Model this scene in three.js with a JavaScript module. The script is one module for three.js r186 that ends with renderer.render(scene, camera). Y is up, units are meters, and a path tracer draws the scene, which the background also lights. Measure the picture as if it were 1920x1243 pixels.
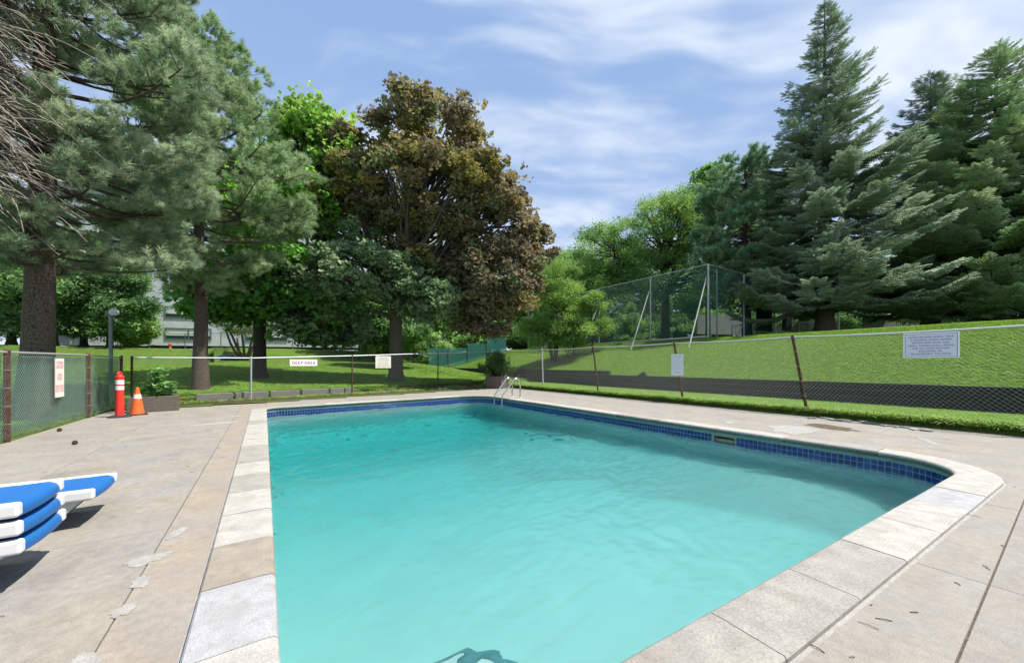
import * as THREE from 'three';
import { mergeGeometries } from 'three/addons/utils/BufferGeometryUtils.js';
import { RoundedBoxGeometry } from 'three/addons/geometries/RoundedBoxGeometry.js';
import { Brush, Evaluator, SUBTRACTION } from 'three-bvh-csg';
import { createNoise2D, createNoise3D } from 'simplex-noise';

// ---------------------------------------------------------------- camera, sky, sun, exposure
const scene = new THREE.Scene();
const YAW = THREE.MathUtils.degToRad(33.3), CS = Math.cos(YAW), SN = Math.sin(YAW);
const camera = new THREE.PerspectiveCamera(THREE.MathUtils.radToDeg(2 * Math.atan(683 / 702)), 1920 / 1366, 0.05, 600);
camera.setViewOffset(1920, 1366, 0, 0, 1920, 1243);          // level camera, lens shifted up a little
camera.position.set(0, 1.3, 0);
camera.rotation.y = -YAW;
const renderer = new THREE.WebGLRenderer({ antialias: true });
renderer.toneMapping = THREE.LinearToneMapping;
renderer.toneMappingExposure = 2.05;
renderer.shadowMap.enabled = true;

function rng(seed) { let a = seed >>> 0; return () => { a = (a + 0x6d2b79f5) | 0; let t = Math.imul(a ^ (a >>> 15), 1 | a); t = (t + Math.imul(t ^ (t >>> 7), 61 | t)) ^ t; return ((t ^ (t >>> 14)) >>> 0) / 4294967296; }; }
const n2 = createNoise2D(rng(7)), n3 = createNoise3D(rng(11));
const fbm2 = (x, y, o = 4) => { let s = 0, a = 0.5, f = 1; for (let i = 0; i < o; i++) { s += a * n2(x * f + i * 17.3, y * f - i * 9.1); a *= 0.5; f *= 2.03; } return s; };
const clamp = THREE.MathUtils.clamp, lerp = THREE.MathUtils.lerp, sstep = (x, a, b) => { const t = clamp((x - a) / (b - a), 0, 1); return t * t * (3 - 2 * t); };

{ // blue June sky with thin cirrus streaks
  const W = 2048, H = 1024, data = new Float32Array(W * H * 4);
  for (let r = 0; r < H; r++) {
    const el = ((r + 0.5) / H - 0.5) * Math.PI, y = Math.sin(el), ce = Math.cos(el), e = Math.max(0, y);
    const k = Math.exp(-e * 3.2), zen = [0.135, 0.285, 0.585], hor = [0.60, 0.71, 0.90];
    for (let c = 0; c < W; c++) {
      const az = ((c + 0.5) / W - 0.5) * 2 * Math.PI, x = Math.cos(az) * ce, z = Math.sin(az) * ce;
      let cl = 0;
      if (y > -0.02) {
        const q = 1 / (Math.max(y, 0.0) + 0.22), px = x * q, pz = z * q;
        const u = px * 0.80 + pz * 0.60, v = -px * 0.60 + pz * 0.80;            // streaks run along u
        const wx = fbm2(u * 0.5 + 3, v * 0.5, 3) * 0.8;
        const big = fbm2(u * 0.36 + 1.7, v * 0.75 + wx * 0.5 + 4, 4), streak = fbm2(u * 0.9 + wx, v * 3.2 + wx, 5), fine = fbm2(u * 3.0, v * 9 + wx * 3, 4);
        cl = 0.10 + sstep(0.06 + big * 0.78 + streak * 0.44 + fine * 0.18, -0.22, 0.66) * 0.80;
      }
      const o = (r * W + c) * 4, cc = [0.77, 0.825, 0.91];
      for (let i = 0; i < 3; i++) data[o + i] = lerp(lerp(zen[i], hor[i], k), cc[i], cl);
      data[o + 3] = 1;
    }
  }
  const t = new THREE.DataTexture(data, W, H, THREE.RGBAFormat, THREE.FloatType);
  t.mapping = THREE.EquirectangularReflectionMapping; t.magFilter = THREE.LinearFilter; t.needsUpdate = true;
  scene.background = t; scene.environment = t;
  scene.backgroundIntensity = 0.6; scene.environmentIntensity = 0.6;
}
const sun = new THREE.DirectionalLight(new THREE.Color(1.0, 0.95, 0.86), 3.9);
{
  const el = THREE.MathUtils.degToRad(62), ax = 0.995 * CS - 0.10 * SN, az = 0.995 * SN + 0.10 * CS;   // high, from the right and a little behind the tripod
  sun.position.set(ax * Math.cos(el) * 60 + 5, Math.sin(el) * 60, az * Math.cos(el) * 60 - 8);
  sun.target.position.set(5, 0, -8);
  sun.castShadow = true; sun.shadow.radius = 1; sun.shadow.mapSize.set(4096, 4096);
  Object.assign(sun.shadow.camera, { left: -60, right: 60, top: 60, bottom: -60, near: 1, far: 160 });
  sun.name = 'sun'; scene.add(sun, sun.target);
}

// ---------------------------------------------------------------- helpers
const at = (X, Y, D) => new THREE.Vector3(X * CS + D * SN, Y, X * SN - D * CS);   // metres right, up and ahead of the tripod
const V = (x, y, z) => new THREE.Vector3(x, y, z);
const taken = new Map();
const numbered = (n) => { const k = taken.get(n) ?? 0; taken.set(n, k + 1); return k ? n + '_' + String(k).padStart(3, '0') : n; };
function tag(o, label, category, group) { o.userData.label = label; o.userData.category = category; if (group) o.userData.group = group; return o; }
function thing(name, label, category, p, turn = 0, group) { const g = new THREE.Group(); g.name = numbered(name); if (p) g.position.copy(p); g.rotation.y = turn; tag(g, label, category, group); scene.add(g); return g; }
function part(parent, name, geo, mat, kind) { const m = new THREE.Mesh(geo, mat); m.name = name; m.castShadow = m.receiveShadow = true; if (kind) m.userData.kind = kind; parent.add(m); return m; }
function structure(name, geo, mat) { const m = geo ? new THREE.Mesh(geo, mat) : new THREE.Group(); m.name = numbered(name); m.userData.kind = 'structure'; m.castShadow = m.receiveShadow = true; scene.add(m); return m; }
function solo(name, geo, mat, label, category, group) { const m = new THREE.Mesh(geo, mat); m.name = numbered(name); m.castShadow = m.receiveShadow = true; tag(m, label, category, group); scene.add(m); return m; }

class Geo {                                   // collects triangles
  constructor() { this.p = []; this.n = []; this.u = []; this.i = []; }
  vert(p, n, u = 0, v = 0) { this.p.push(p.x, p.y, p.z); this.n.push(n.x, n.y, n.z); this.u.push(u, v); return this.p.length / 3 - 1; }
  tri(a, b, c) { const n = b.clone().sub(a).cross(c.clone().sub(a)).normalize(); const k = this.vert(a, n, 0, 0); this.vert(b, n, 1, 0); this.vert(c, n, 0, 1); this.i.push(k, k + 1, k + 2); }
  quad(a, b, c, d, us = 1, vs = 1) { const n = b.clone().sub(a).cross(d.clone().sub(a)).normalize(); const k = this.vert(a, n, 0, 0); this.vert(b, n, us, 0); this.vert(c, n, us, vs); this.vert(d, n, 0, vs); this.i.push(k, k + 1, k + 2, k, k + 2, k + 3); }
  tube(pts, rad, sides = 6, cap = true) {
    const N = pts.length, T = pts.map((_, i) => pts[Math.min(N - 1, i + 1)].clone().sub(pts[Math.max(0, i - 1)]).normalize());
    let a = Math.abs(T[0].y) > 0.9 ? V(1, 0, 0) : V(0, 1, 0), len = 0; a = a.sub(T[0].clone().multiplyScalar(a.dot(T[0]))).normalize();
    const k0 = this.p.length / 3, R = (i) => (typeof rad === 'number' ? rad : rad[i]);
    for (let i = 0; i < N; i++) {
      a.sub(T[i].clone().multiplyScalar(a.dot(T[i]))).normalize(); const b = T[i].clone().cross(a);
      if (i) len += pts[i].distanceTo(pts[i - 1]);
      for (let s = 0; s <= sides; s++) { const t = (s / sides) * Math.PI * 2, n = a.clone().multiplyScalar(Math.cos(t)).addScaledVector(b, Math.sin(t)); this.vert(pts[i].clone().addScaledVector(n, R(i)), n, (s / sides) * Math.max(1, Math.round(R(0) * 6.28 * 2)) * 0.5, len); }
    }
    const w = sides + 1;
    for (let i = 0; i < N - 1; i++) for (let s = 0; s < sides; s++) { const q = k0 + i * w + s; this.i.push(q, q + 1, q + w, q + 1, q + w + 1, q + w); }
    if (cap) for (const e of [0, N - 1]) { const n = T[e].clone().multiplyScalar(e ? 1 : -1), c = this.vert(pts[e], n); const r0 = this.p.length / 3; for (let s = 0; s <= sides; s++) { const j = (k0 + e * w + s) * 3; this.vert(V(this.p[j], this.p[j + 1], this.p[j + 2]), n); } for (let s = 0; s < sides; s++) e ? this.i.push(c, r0 + s, r0 + s + 1) : this.i.push(c, r0 + s + 1, r0 + s); }
    return this;
  }
  box(cx, cy, cz, sx, sy, sz, ry = 0) { const g = new THREE.BoxGeometry(sx, sy, sz); if (ry) g.rotateY(ry); g.translate(cx, cy, cz); return this.add(g); }
  add(g) { const k = this.p.length / 3, P = g.attributes.position.array, N = g.attributes.normal.array, U = g.attributes.uv?.array; for (const x of P) this.p.push(x); for (const x of N) this.n.push(x); for (let j = 0; j < P.length / 3; j++) this.u.push(U ? U[j * 2] : 0, U ? U[j * 2 + 1] : 0); if (g.index) for (const x of g.index.array) this.i.push(x + k); else for (let j = 0; j < P.length / 3; j++) this.i.push(j + k); return this; }
  build() { const g = new THREE.BufferGeometry(); g.setAttribute('position', new THREE.Float32BufferAttribute(this.p, 3)); g.setAttribute('normal', new THREE.Float32BufferAttribute(this.n, 3)); g.setAttribute('uv', new THREE.Float32BufferAttribute(this.u, 2)); g.setIndex(this.i); return g; }
}
function planarUV(g, s = 1) { const p = g.attributes.position, u = new Float32Array(p.count * 2), n = g.attributes.normal; for (let i = 0; i < p.count; i++) { const ax = Math.abs(n.getX(i)), ay = Math.abs(n.getY(i)), az = Math.abs(n.getZ(i)); const [a, b] = ay >= ax && ay >= az ? [p.getX(i), p.getZ(i)] : ax > az ? [p.getZ(i), p.getY(i)] : [p.getX(i), p.getY(i)]; u[i * 2] = a * s; u[i * 2 + 1] = b * s; } g.setAttribute('uv', new THREE.BufferAttribute(u, 2)); return g; }
const rbox = (x, y, z, r = 0.01, seg = 2) => new RoundedBoxGeometry(x, y, z, seg, r);

// ---------------------------------------------------------------- textures
function tex(size, fn, srgb = true, rep = 1) {      // fn(u, v) -> [r, g, b] 0..1, periodic
  const d = new Uint8Array(size * size * 4);
  for (let y = 0; y < size; y++) for (let x = 0; x < size; x++) { const c = fn(x / size, y / size), o = (y * size + x) * 4; d[o] = clamp(c[0], 0, 1) * 255; d[o + 1] = clamp(c[1], 0, 1) * 255; d[o + 2] = clamp(c[2], 0, 1) * 255; d[o + 3] = 255; }
  const t = new THREE.DataTexture(d, size, size); t.wrapS = t.wrapT = THREE.RepeatWrapping; t.magFilter = THREE.LinearFilter; t.minFilter = THREE.LinearMipmapLinearFilter; t.generateMipmaps = true;
  if (srgb) t.colorSpace = THREE.SRGBColorSpace; t.repeat.set(rep, rep); t.needsUpdate = true; return t;
}
// periodic noise: a torus in 4D is dear, so blend two shifted copies
function pnoise(u, v, f, o = 4) { const w = (t) => sstep(t, 0.75, 1); const a = fbm2(u * f, v * f, o), wu = w(u), wv = w(v); let r = a; if (wu > 0) r = lerp(a, fbm2((u - 1) * f, v * f, o), wu); if (wv > 0) { let b = fbm2(u * f, (v - 1) * f, o); if (wu > 0) b = lerp(b, fbm2((u - 1) * f, (v - 1) * f, o), wu); r = lerp(r, b, wv); } return r; }
const R1 = rng(101);
const speck = Float32Array.from({ length: 1 << 16 }, () => R1());
const sp = (u, v, n) => speck[((Math.floor(u * n) * 73856093) ^ (Math.floor(v * n) * 19349663)) & 65535];
const srgb = (l) => l <= 0.0031308 ? l * 12.92 : 1.055 * Math.pow(l, 1 / 2.4) - 0.055;
// neutral mottled maps; the colour comes from the material
const texConcrete = tex(1024, (u, v) => { const a = pnoise(u, v, 5, 5), b = pnoise(u, v, 34, 3), c = sp(u, v, 1024), st = pnoise(u + 0.3, v + 0.1, 2.2, 4), veins = Math.abs(pnoise(u, v, 9, 4)); let g = 0.87 + a * 0.06 + b * 0.07 + (c - 0.5) * 0.10; g -= sstep(st, 0.22, 0.6) * 0.05; g -= (1 - sstep(veins, 0, 0.03)) * 0.05 * sstep(a, -0.1, 0.4); if (c > 0.994) g -= 0.22; if (c < 0.006) g += 0.12; const t = pnoise(u + 0.5, v, 3, 3) * 0.05; return [g + t * 0.6, g + t * 0.1, g - t * 0.9]; });
const texStone = tex(1024, (u, v) => { const a = pnoise(u, v, 7, 5), b = pnoise(u, v, 60, 3), c = sp(u, v, 1024), st = pnoise(u + 0.7, v + 0.4, 3, 4); let g = 0.88 + a * 0.09 + b * 0.10 + (c - 0.5) * 0.12; const s = sstep(st, 0.15, 0.5) * 0.05; if (c > 0.985) g -= 0.30; if (pnoise(u, v, 90, 2) > 0.42) g -= 0.16; return [g - s * 0.6, g - s * 0.8, g - s]; });
const bumpConcrete = tex(512, (u, v) => { const g = 0.5 + pnoise(u, v, 60, 3) * 0.35 + (sp(u, v, 512) - 0.5) * 0.3 + pnoise(u, v, 6, 3) * 0.2; return [g, g, g]; }, false);
const texLawn = tex(1024, (u, v) => { const a = pnoise(u, v, 4, 5), b = pnoise(u, v, 26, 4), c = pnoise(u * 1, v * 1, 120, 2), y = sstep(a + b * 0.5, -0.1, 0.7); const g = 0.78 + b * 0.16 + c * 0.26 + (sp(u, v, 1024) - 0.5) * 0.2; return [g * (0.88 + y * 0.16), g, g * (0.82 - y * 0.05)]; });
const bumpLawn = tex(512, (u, v) => { const g = 0.5 + pnoise(u, v, 70, 3) * 0.5 + pnoise(u, v, 12, 3) * 0.3; return [g, g, g]; }, false);
const texBark = tex(512, (u, v) => { const r = 1 - Math.abs(pnoise(u * 1, v * 1, 9, 4)) * 2.4, b = pnoise(u, v, 30, 3); const g = 0.78 - Math.pow(clamp(r, 0, 1), 5) * 0.42 + b * 0.16 + (sp(u, v, 512) - 0.5) * 0.1; return [g, g * 0.97, g * 0.94]; });
const bumpBark = tex(512, (u, v) => { const r = 1 - Math.abs(pnoise(u, v, 9, 4)) * 2.4, g = 0.75 - Math.pow(clamp(r, 0, 1), 4) * 0.6 + pnoise(u, v, 30, 3) * 0.25; return [g, g, g]; }, false);
const texWood = tex(512, (u, v) => { const g = 0.75 + pnoise(u * 1, v, 3, 3) * 0.1 + fbm2(u * 5, Math.floor(v * 512) * 0.37, 2) * 0.25 + (sp(u, v, 512) - 0.5) * 0.12; return [g, g, g]; });
const texRust = tex(256, (u, v) => { const a = pnoise(u, v, 6, 4), b = sp(u, v, 256); const k = sstep(a, -0.1, 0.35); return [0.86 - k * 0.1 + (b - 0.5) * 0.1, 0.82 - k * 0.3, 0.8 - k * 0.42]; });
const texDirt = tex(512, (u, v) => { const a = pnoise(u, v, 8, 5), b = pnoise(u, v, 50, 3), c = sp(u, v, 512); const g = 0.7 + a * 0.2 + b * 0.25 + (c - 0.5) * 0.25; return [g, g * 0.97, g * 0.92]; });
const bumpWater = tex(1024, (u, v) => { let g = 0.5 + pnoise(u, v, 22, 3) * 0.28 + pnoise(u + 0.37, v * 1, 48, 2) * 0.16; return [g, g, g]; }, false);
const texWeave = tex(256, (u, v) => { const a = Math.sin(u * Math.PI * 2 * 48), b = Math.sin(v * Math.PI * 2 * 48), g = 0.85 + a * b * 0.12 + pnoise(u, v, 8, 3) * 0.12; return [g, g, g]; });

const M = (o) => new THREE.MeshStandardMaterial({ roughness: 0.85, ...o });
const lin = (r, g, b) => new THREE.Color().setRGB(r, g, b);
const rep = (t, x, y = x) => { const c = t.clone(); c.repeat.set(x, y); c.needsUpdate = true; return c; };
const mat = {
  concrete: M({ color: lin(0.345, 0.318, 0.282), map: rep(texConcrete, 0.31), bumpMap: rep(bumpConcrete, 1.3), bumpScale: 0.004, roughness: 0.9 }),
  concreteB: M({ color: lin(0.335, 0.307, 0.274), map: rep(texConcrete, 0.27), bumpMap: rep(bumpConcrete, 1.2), bumpScale: 0.004, roughness: 0.9 }),
  concreteTan: M({ color: lin(0.362, 0.315, 0.262), map: rep(texConcrete, 0.37), bumpMap: rep(bumpConcrete, 1.3), bumpScale: 0.004, roughness: 0.9 }),
  concreteGrey: M({ color: lin(0.285, 0.262, 0.235), map: rep(texConcrete, 0.4), bumpMap: rep(bumpConcrete, 1.3), bumpScale: 0.005, roughness: 0.92 }),
  joint: M({ color: lin(0.24, 0.20, 0.16), map: rep(texDirt, 1.5), roughness: 1 }),
  mortar: M({ color: lin(0.440, 0.425, 0.402), map: rep(texStone, 1.1), bumpMap: rep(bumpConcrete, 2), bumpScale: 0.006, roughness: 0.95 }),
  copeWhite: M({ color: lin(0.494, 0.472, 0.435), map: rep(texStone, 0.73), bumpMap: rep(bumpConcrete, 2), bumpScale: 0.004, roughness: 0.85 }),
  copeGrey: M({ color: lin(0.396, 0.374, 0.338), map: rep(texStone, 0.61), bumpMap: rep(bumpConcrete, 2), bumpScale: 0.005, roughness: 0.9 }),
  copeBlue: M({ color: lin(0.435, 0.435, 0.448), map: rep(texStone, 0.9), bumpMap: rep(bumpConcrete, 2), bumpScale: 0.003, roughness: 0.85 }),
  copeTan: M({ color: lin(0.362, 0.314, 0.260), map: rep(texStone, 0.8), bumpMap: rep(bumpConcrete, 2), bumpScale: 0.004, roughness: 0.9 }),
  paintGreen: M({ color: lin(0.253, 0.408, 0.331), map: rep(texConcrete, 0.9), roughness: 0.7 }),
  grout: M({ color: lin(0.366, 0.394, 0.422), roughness: 0.9 }),
  tileBlue: [[0.006, 0.030, 0.17], [0.008, 0.040, 0.21], [0.005, 0.022, 0.13], [0.010, 0.05, 0.20]].map((c) => M({ color: lin(...c), roughness: 0.12 })),
  plaster: M({ color: lin(0.502, 0.522, 0.509), roughness: 0.8 }),
  lawn: M({ color: lin(0.184, 0.280, 0.026), map: rep(texLawn, 0.23), bumpMap: rep(bumpLawn, 0.7), bumpScale: 0.05, roughness: 0.95 }),
  dirt: M({ color: lin(0.104, 0.080, 0.056), map: rep(texDirt, 0.8), bumpMap: rep(bumpConcrete, 0.7), bumpScale: 0.02, roughness: 1 }),
  galv: M({ color: lin(0.50, 0.52, 0.54), metalness: 0.55, roughness: 0.45 }),
  wire: M({ color: lin(0.315, 0.330, 0.338), metalness: 0.4, roughness: 0.5 }),
  wireDark: M({ color: lin(0.10, 0.13, 0.12), metalness: 0.2, roughness: 0.6 }),
  postBrown: M({ color: lin(0.115, 0.075, 0.055), map: rep(texRust, 1), roughness: 0.8 }),
  steel: M({ color: lin(0.66, 0.66, 0.65), metalness: 1, roughness: 0.22 }),
  white: M({ color: lin(0.640, 0.640, 0.632), roughness: 0.45 }),
  signWhite: M({ color: lin(0.533, 0.533, 0.540), roughness: 0.5 }),
  timber: [0, 1, 2].map((k) => M({ color: lin(0.011 + k * 0.004, 0.028 + k * 0.006, 0.019 + k * 0.005), map: rep(texWood, 0.6, 3), bumpMap: rep(texWood, 0.6, 3), bumpScale: 0.006, roughness: 0.9 })),
  barkPine: M({ color: lin(0.268, 0.210, 0.174), map: rep(texBark, 1, 0.8), bumpMap: rep(bumpBark, 1, 0.8), bumpScale: 0.03, roughness: 0.95 }),
  barkDark: M({ color: lin(0.136, 0.115, 0.096), map: rep(texBark, 1, 0.8), bumpMap: rep(bumpBark, 1, 0.8), bumpScale: 0.03, roughness: 0.95 }),
  barkGrey: M({ color: lin(0.275, 0.250, 0.206), map: rep(texBark, 1, 0.7), bumpMap: rep(bumpBark, 1, 0.7), bumpScale: 0.02, roughness: 0.95 }),
  deadWood: M({ color: lin(0.600, 0.565, 0.520), map: rep(texBark, 1, 1.5), roughness: 0.95 }),
  leaf: new THREE.MeshPhysicalMaterial({ color: 0xffffff, roughness: 0.95, transmission: 0.42, thickness: 0, side: THREE.DoubleSide, specularIntensity: 0.5 }),
  needle: new THREE.MeshPhysicalMaterial({ color: 0xffffff, roughness: 0.95, transmission: 0.42, thickness: 0, side: THREE.DoubleSide, specularIntensity: 0.5 }),
  grass: new THREE.MeshPhysicalMaterial({ color: 0xffffff, roughness: 0.95, transmission: 0.45, thickness: 0, side: THREE.DoubleSide, specularIntensity: 0.35 }),
};

// ---------------------------------------------------------------- terrain
const backFenceZ = (x) => -15.7 - 0.209 * (x + 3.6);
const deckBackZ = (x) => -14.75 - 0.205 * (x + 3.6);
const WALLX = 14.7;
function height(x, z) {
  const dB = Math.max(backFenceZ(x) - z, 0), dL = Math.max(-4.2 - x, 0);
  const rise = (d) => d <= 0 ? 0 : 0.04 * Math.min(d, 7) + 0.082 * clamp(d - 7, 0, 13) + 0.30 * clamp(d - 21, 0, 4) + 0.03 * Math.max(d - 25, 0);
  let h = lerp(0.012, 0.10, sstep(x, 10.6, 11.4)) + (dB > 0 ? 0.22 * sstep(dB, 0.25, 0.9) : 0) * sstep(x, -4.5, -3.4) + rise(Math.max(dB, 0)) * sstep(x, 26, 10);
  h = Math.max(h, 0.02 + rise(Math.max(0, dL - 2)) * 0.8 + 0.0);
  // bank on the right, above the retaining wall
  const w0 = z < -29 ? lerp(WALLX, 11, sstep(-z, 29, 42)) : WALLX;
  if (x > w0) { const t = sstep(x, w0 - 1.2, 20.9); const hr = lerp(0.60, 2.72, clamp((x - w0) / (20.4 - w0), 0, 1) * 0.75 + t * 0.25) + (x > 20.4 ? 0.055 * Math.min(x - 20.4, 34) : 0); h = Math.max(hr, Math.min(h, 4.6)); }
  return h + fbm2(x * 0.21, z * 0.21, 2) * 0.05 * sstep(Math.abs(x - 4) + Math.abs(z + 6), 14, 24);
}
{ // one sheet to the horizon with an opening for the deck and pool
  const xs = [], zs = [], push = (a, from, to, st) => { for (let v = from; v < to - 1e-6; v += st) a.push(v); };
  push(xs, -300, -60, 20); push(xs, -60, -20, 2); push(xs, -20, -3.9, 0.8); xs.push(-3.9, -3.65, -3.60); push(xs, -3, 11.2, 0.8); xs.push(11.36, 11.42); push(xs, 11.75, WALLX - 0.1, 0.4); xs.push(WALLX + 0.06, WALLX + 0.10); push(xs, WALLX + 0.4, 24, 0.4); push(xs, 24, 60, 2); push(xs, 60, 301, 20);
  push(zs, -300, -70, 20); push(zs, -70, -32, 1.5); push(zs, -32, -14, 0.4); push(zs, -14, 6, 0.8); push(zs, 6, 30, 4); push(zs, 30, 301, 30);
  const NX = xs.length, pos = [], uv = [], idx = [];
  for (const z of zs) for (const x of xs) { let y = height(x > WALLX - 0.05 && x < WALLX + 0.08 ? WALLX - 0.2 : x, z); if (x > WALLX - 0.05 && x < WALLX + 0.08 && z < -29.5) y = height(x, z); if (x === 11.36 || x === -3.60) y = -0.12; pos.push(x, y, z); uv.push(x, z); }
  for (let j = 0; j < zs.length - 1; j++) for (let i = 0; i < NX - 1; i++) {
    const cx = (xs[i] + xs[i + 1]) / 2, cz = (zs[j] + zs[j + 1]) / 2;
    if (cx > -3.61 && cx < 11.36 && cz > deckBackZ(cx) + 0.25 && cz < 5.5) continue;
    const a = j * NX + i; idx.push(a, a + NX, a + 1, a + 1, a + NX, a + NX + 1);
  }
  const g = new THREE.BufferGeometry(); g.setAttribute('position', new THREE.Float32BufferAttribute(pos, 3)); g.setAttribute('uv', new THREE.Float32BufferAttribute(uv, 2)); g.setIndex(idx); g.computeVertexNormals();
  structure('ground', g, mat.lawn);
}
{ // bare earth strip below the back fence and beside the deck
  const g = new Geo();
  for (let k = 0; k < 40; k++) { const x0 = -3.9 + k * 0.39, x1 = x0 + 0.39; const e = (x, t) => { const z = lerp(deckBackZ(x) + 0.04, backFenceZ(x) - 0.55 + 0.25 * n2(x * 1.3, 3), t); return V(x, t === 0 ? -0.06 : height(x, z) + 0.012, z); };
    for (let j = 0; j < 6; j++) g.quad(e(x0, j / 6), e(x1, j / 6), e(x1, (j + 1) / 6), e(x0, (j + 1) / 6)); }
  const b = g.build(), p = b.attributes.position; for (let i = 0; i < p.count; i++) { b.attributes.uv.setXY(i, p.getX(i), p.getZ(i)); } b.computeVertexNormals();
  structure('soil', b, mat.dirt);
}

// ---------------------------------------------------------------- swimming pool
const corners = [[0.02, -1.12, 0.35], [-0.03, -13.08, 0.4], [7.5, -13.75, 0.95], [7.48, -0.74, 0.85]];   // x, z, radius: near left, far left, far right, near right
const path = [];                                       // {x, z, ox, oz, s}: inner edge, outward direction, distance along
{
  const P = corners.map(([x, z]) => new THREE.Vector2(x, z)), n = P.length; let s = 0, last = null;
  const add = (x, z, ox, oz) => { const l = Math.hypot(ox, oz); if (last) s += Math.hypot(x - last[0], z - last[1]); last = [x, z]; path.push({ x, z, ox: ox / l, oz: oz / l, s }); };
  for (let i = 0; i < n; i++) {
    const c = P[i], a = P[(i + n - 1) % n].clone().sub(c).normalize(), b = P[(i + 1) % n].clone().sub(c).normalize(), r = corners[i][2];
    const half = Math.acos(a.dot(b)) / 2, t = r / Math.tan(half), m = a.clone().add(b).normalize().multiplyScalar(r / Math.sin(half)).add(c);
    const p0 = a.clone().multiplyScalar(t).add(c).sub(m), p1 = b.clone().multiplyScalar(t).add(c).sub(m), A0 = Math.atan2(p0.y, p0.x); let dA = Math.atan2(p1.y, p1.x) - A0; while (dA > Math.PI) dA -= 2 * Math.PI; while (dA < -Math.PI) dA += 2 * Math.PI;
    for (let k = 0; k <= 12; k++) { const t2 = A0 + dA * k / 12, x = Math.cos(t2), z = Math.sin(t2); add(m.x + x * r, m.y + z * r, x, z); }
  }
  const f = path[0]; add(f.x, f.z, f.ox, f.oz);
}
const TOTAL = path[path.length - 1].s;
function pathAt(s) { s = ((s % TOTAL) + TOTAL) % TOTAL; let i = 0; while (i < path.length - 2 && path[i + 1].s < s) i++; const a = path[i], b = path[i + 1], t = b.s > a.s ? clamp((s - a.s) / (b.s - a.s), 0, 1) : 0; const ox = lerp(a.ox, b.ox, t), oz = lerp(a.oz, b.oz, t), l = Math.hypot(ox, oz); return { x: lerp(a.x, b.x, t), z: lerp(a.z, b.z, t), ox: ox / l, oz: oz / l }; }
const outline = (off) => path.slice(0, -1).map((p) => new THREE.Vector2(p.x + p.ox * off, p.z + p.oz * off));
function stepsBetween(s0, s1) { const out = [s0]; for (const p of path) for (const o of [0, TOTAL]) if (p.s + o > s0 + 0.01 && p.s + o < s1 - 0.01) out.push(p.s + o); out.push(s1); out.sort((a, b) => a - b); return out; }
function sweep(s0, s1, prof, closed = true) {           // prof: [offset outward, y] going round; end faces capped
  const ss = stepsBetween(s0, s1), g = new Geo(), N = prof.length, rows = ss.map((s) => { const q = pathAt(s); return prof.map(([d, y]) => V(q.x + q.ox * d, y, q.z + q.oz * d)); });
  for (let i = 0; i < rows.length - 1; i++) for (let k = 0; k < (closed ? N : N - 1); k++) { const l = (k + 1) % N; g.quad(rows[i][k], rows[i][l], rows[i + 1][l], rows[i + 1][k]); }
  if (closed) for (const [r, f] of [[rows[0], 1], [rows[rows.length - 1], 0]]) for (let k = 1; k < N - 1; k++) f ? g.tri(r[0], r[k + 1], r[k]) : g.tri(r[0], r[k], r[k + 1]);
  return planarUV(g.build());
}
const depthAt = (z) => -0.24 - (1.0 + 0.45 * sstep(-z, 2, 7) + 0.95 * sstep(-z, 6.5, 11.2));
const WATER = -0.245;
const pool = thing('swimming_pool', 'rectangular swimming pool with pale stone coping and dark blue waterline tiles', 'pool');
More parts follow.
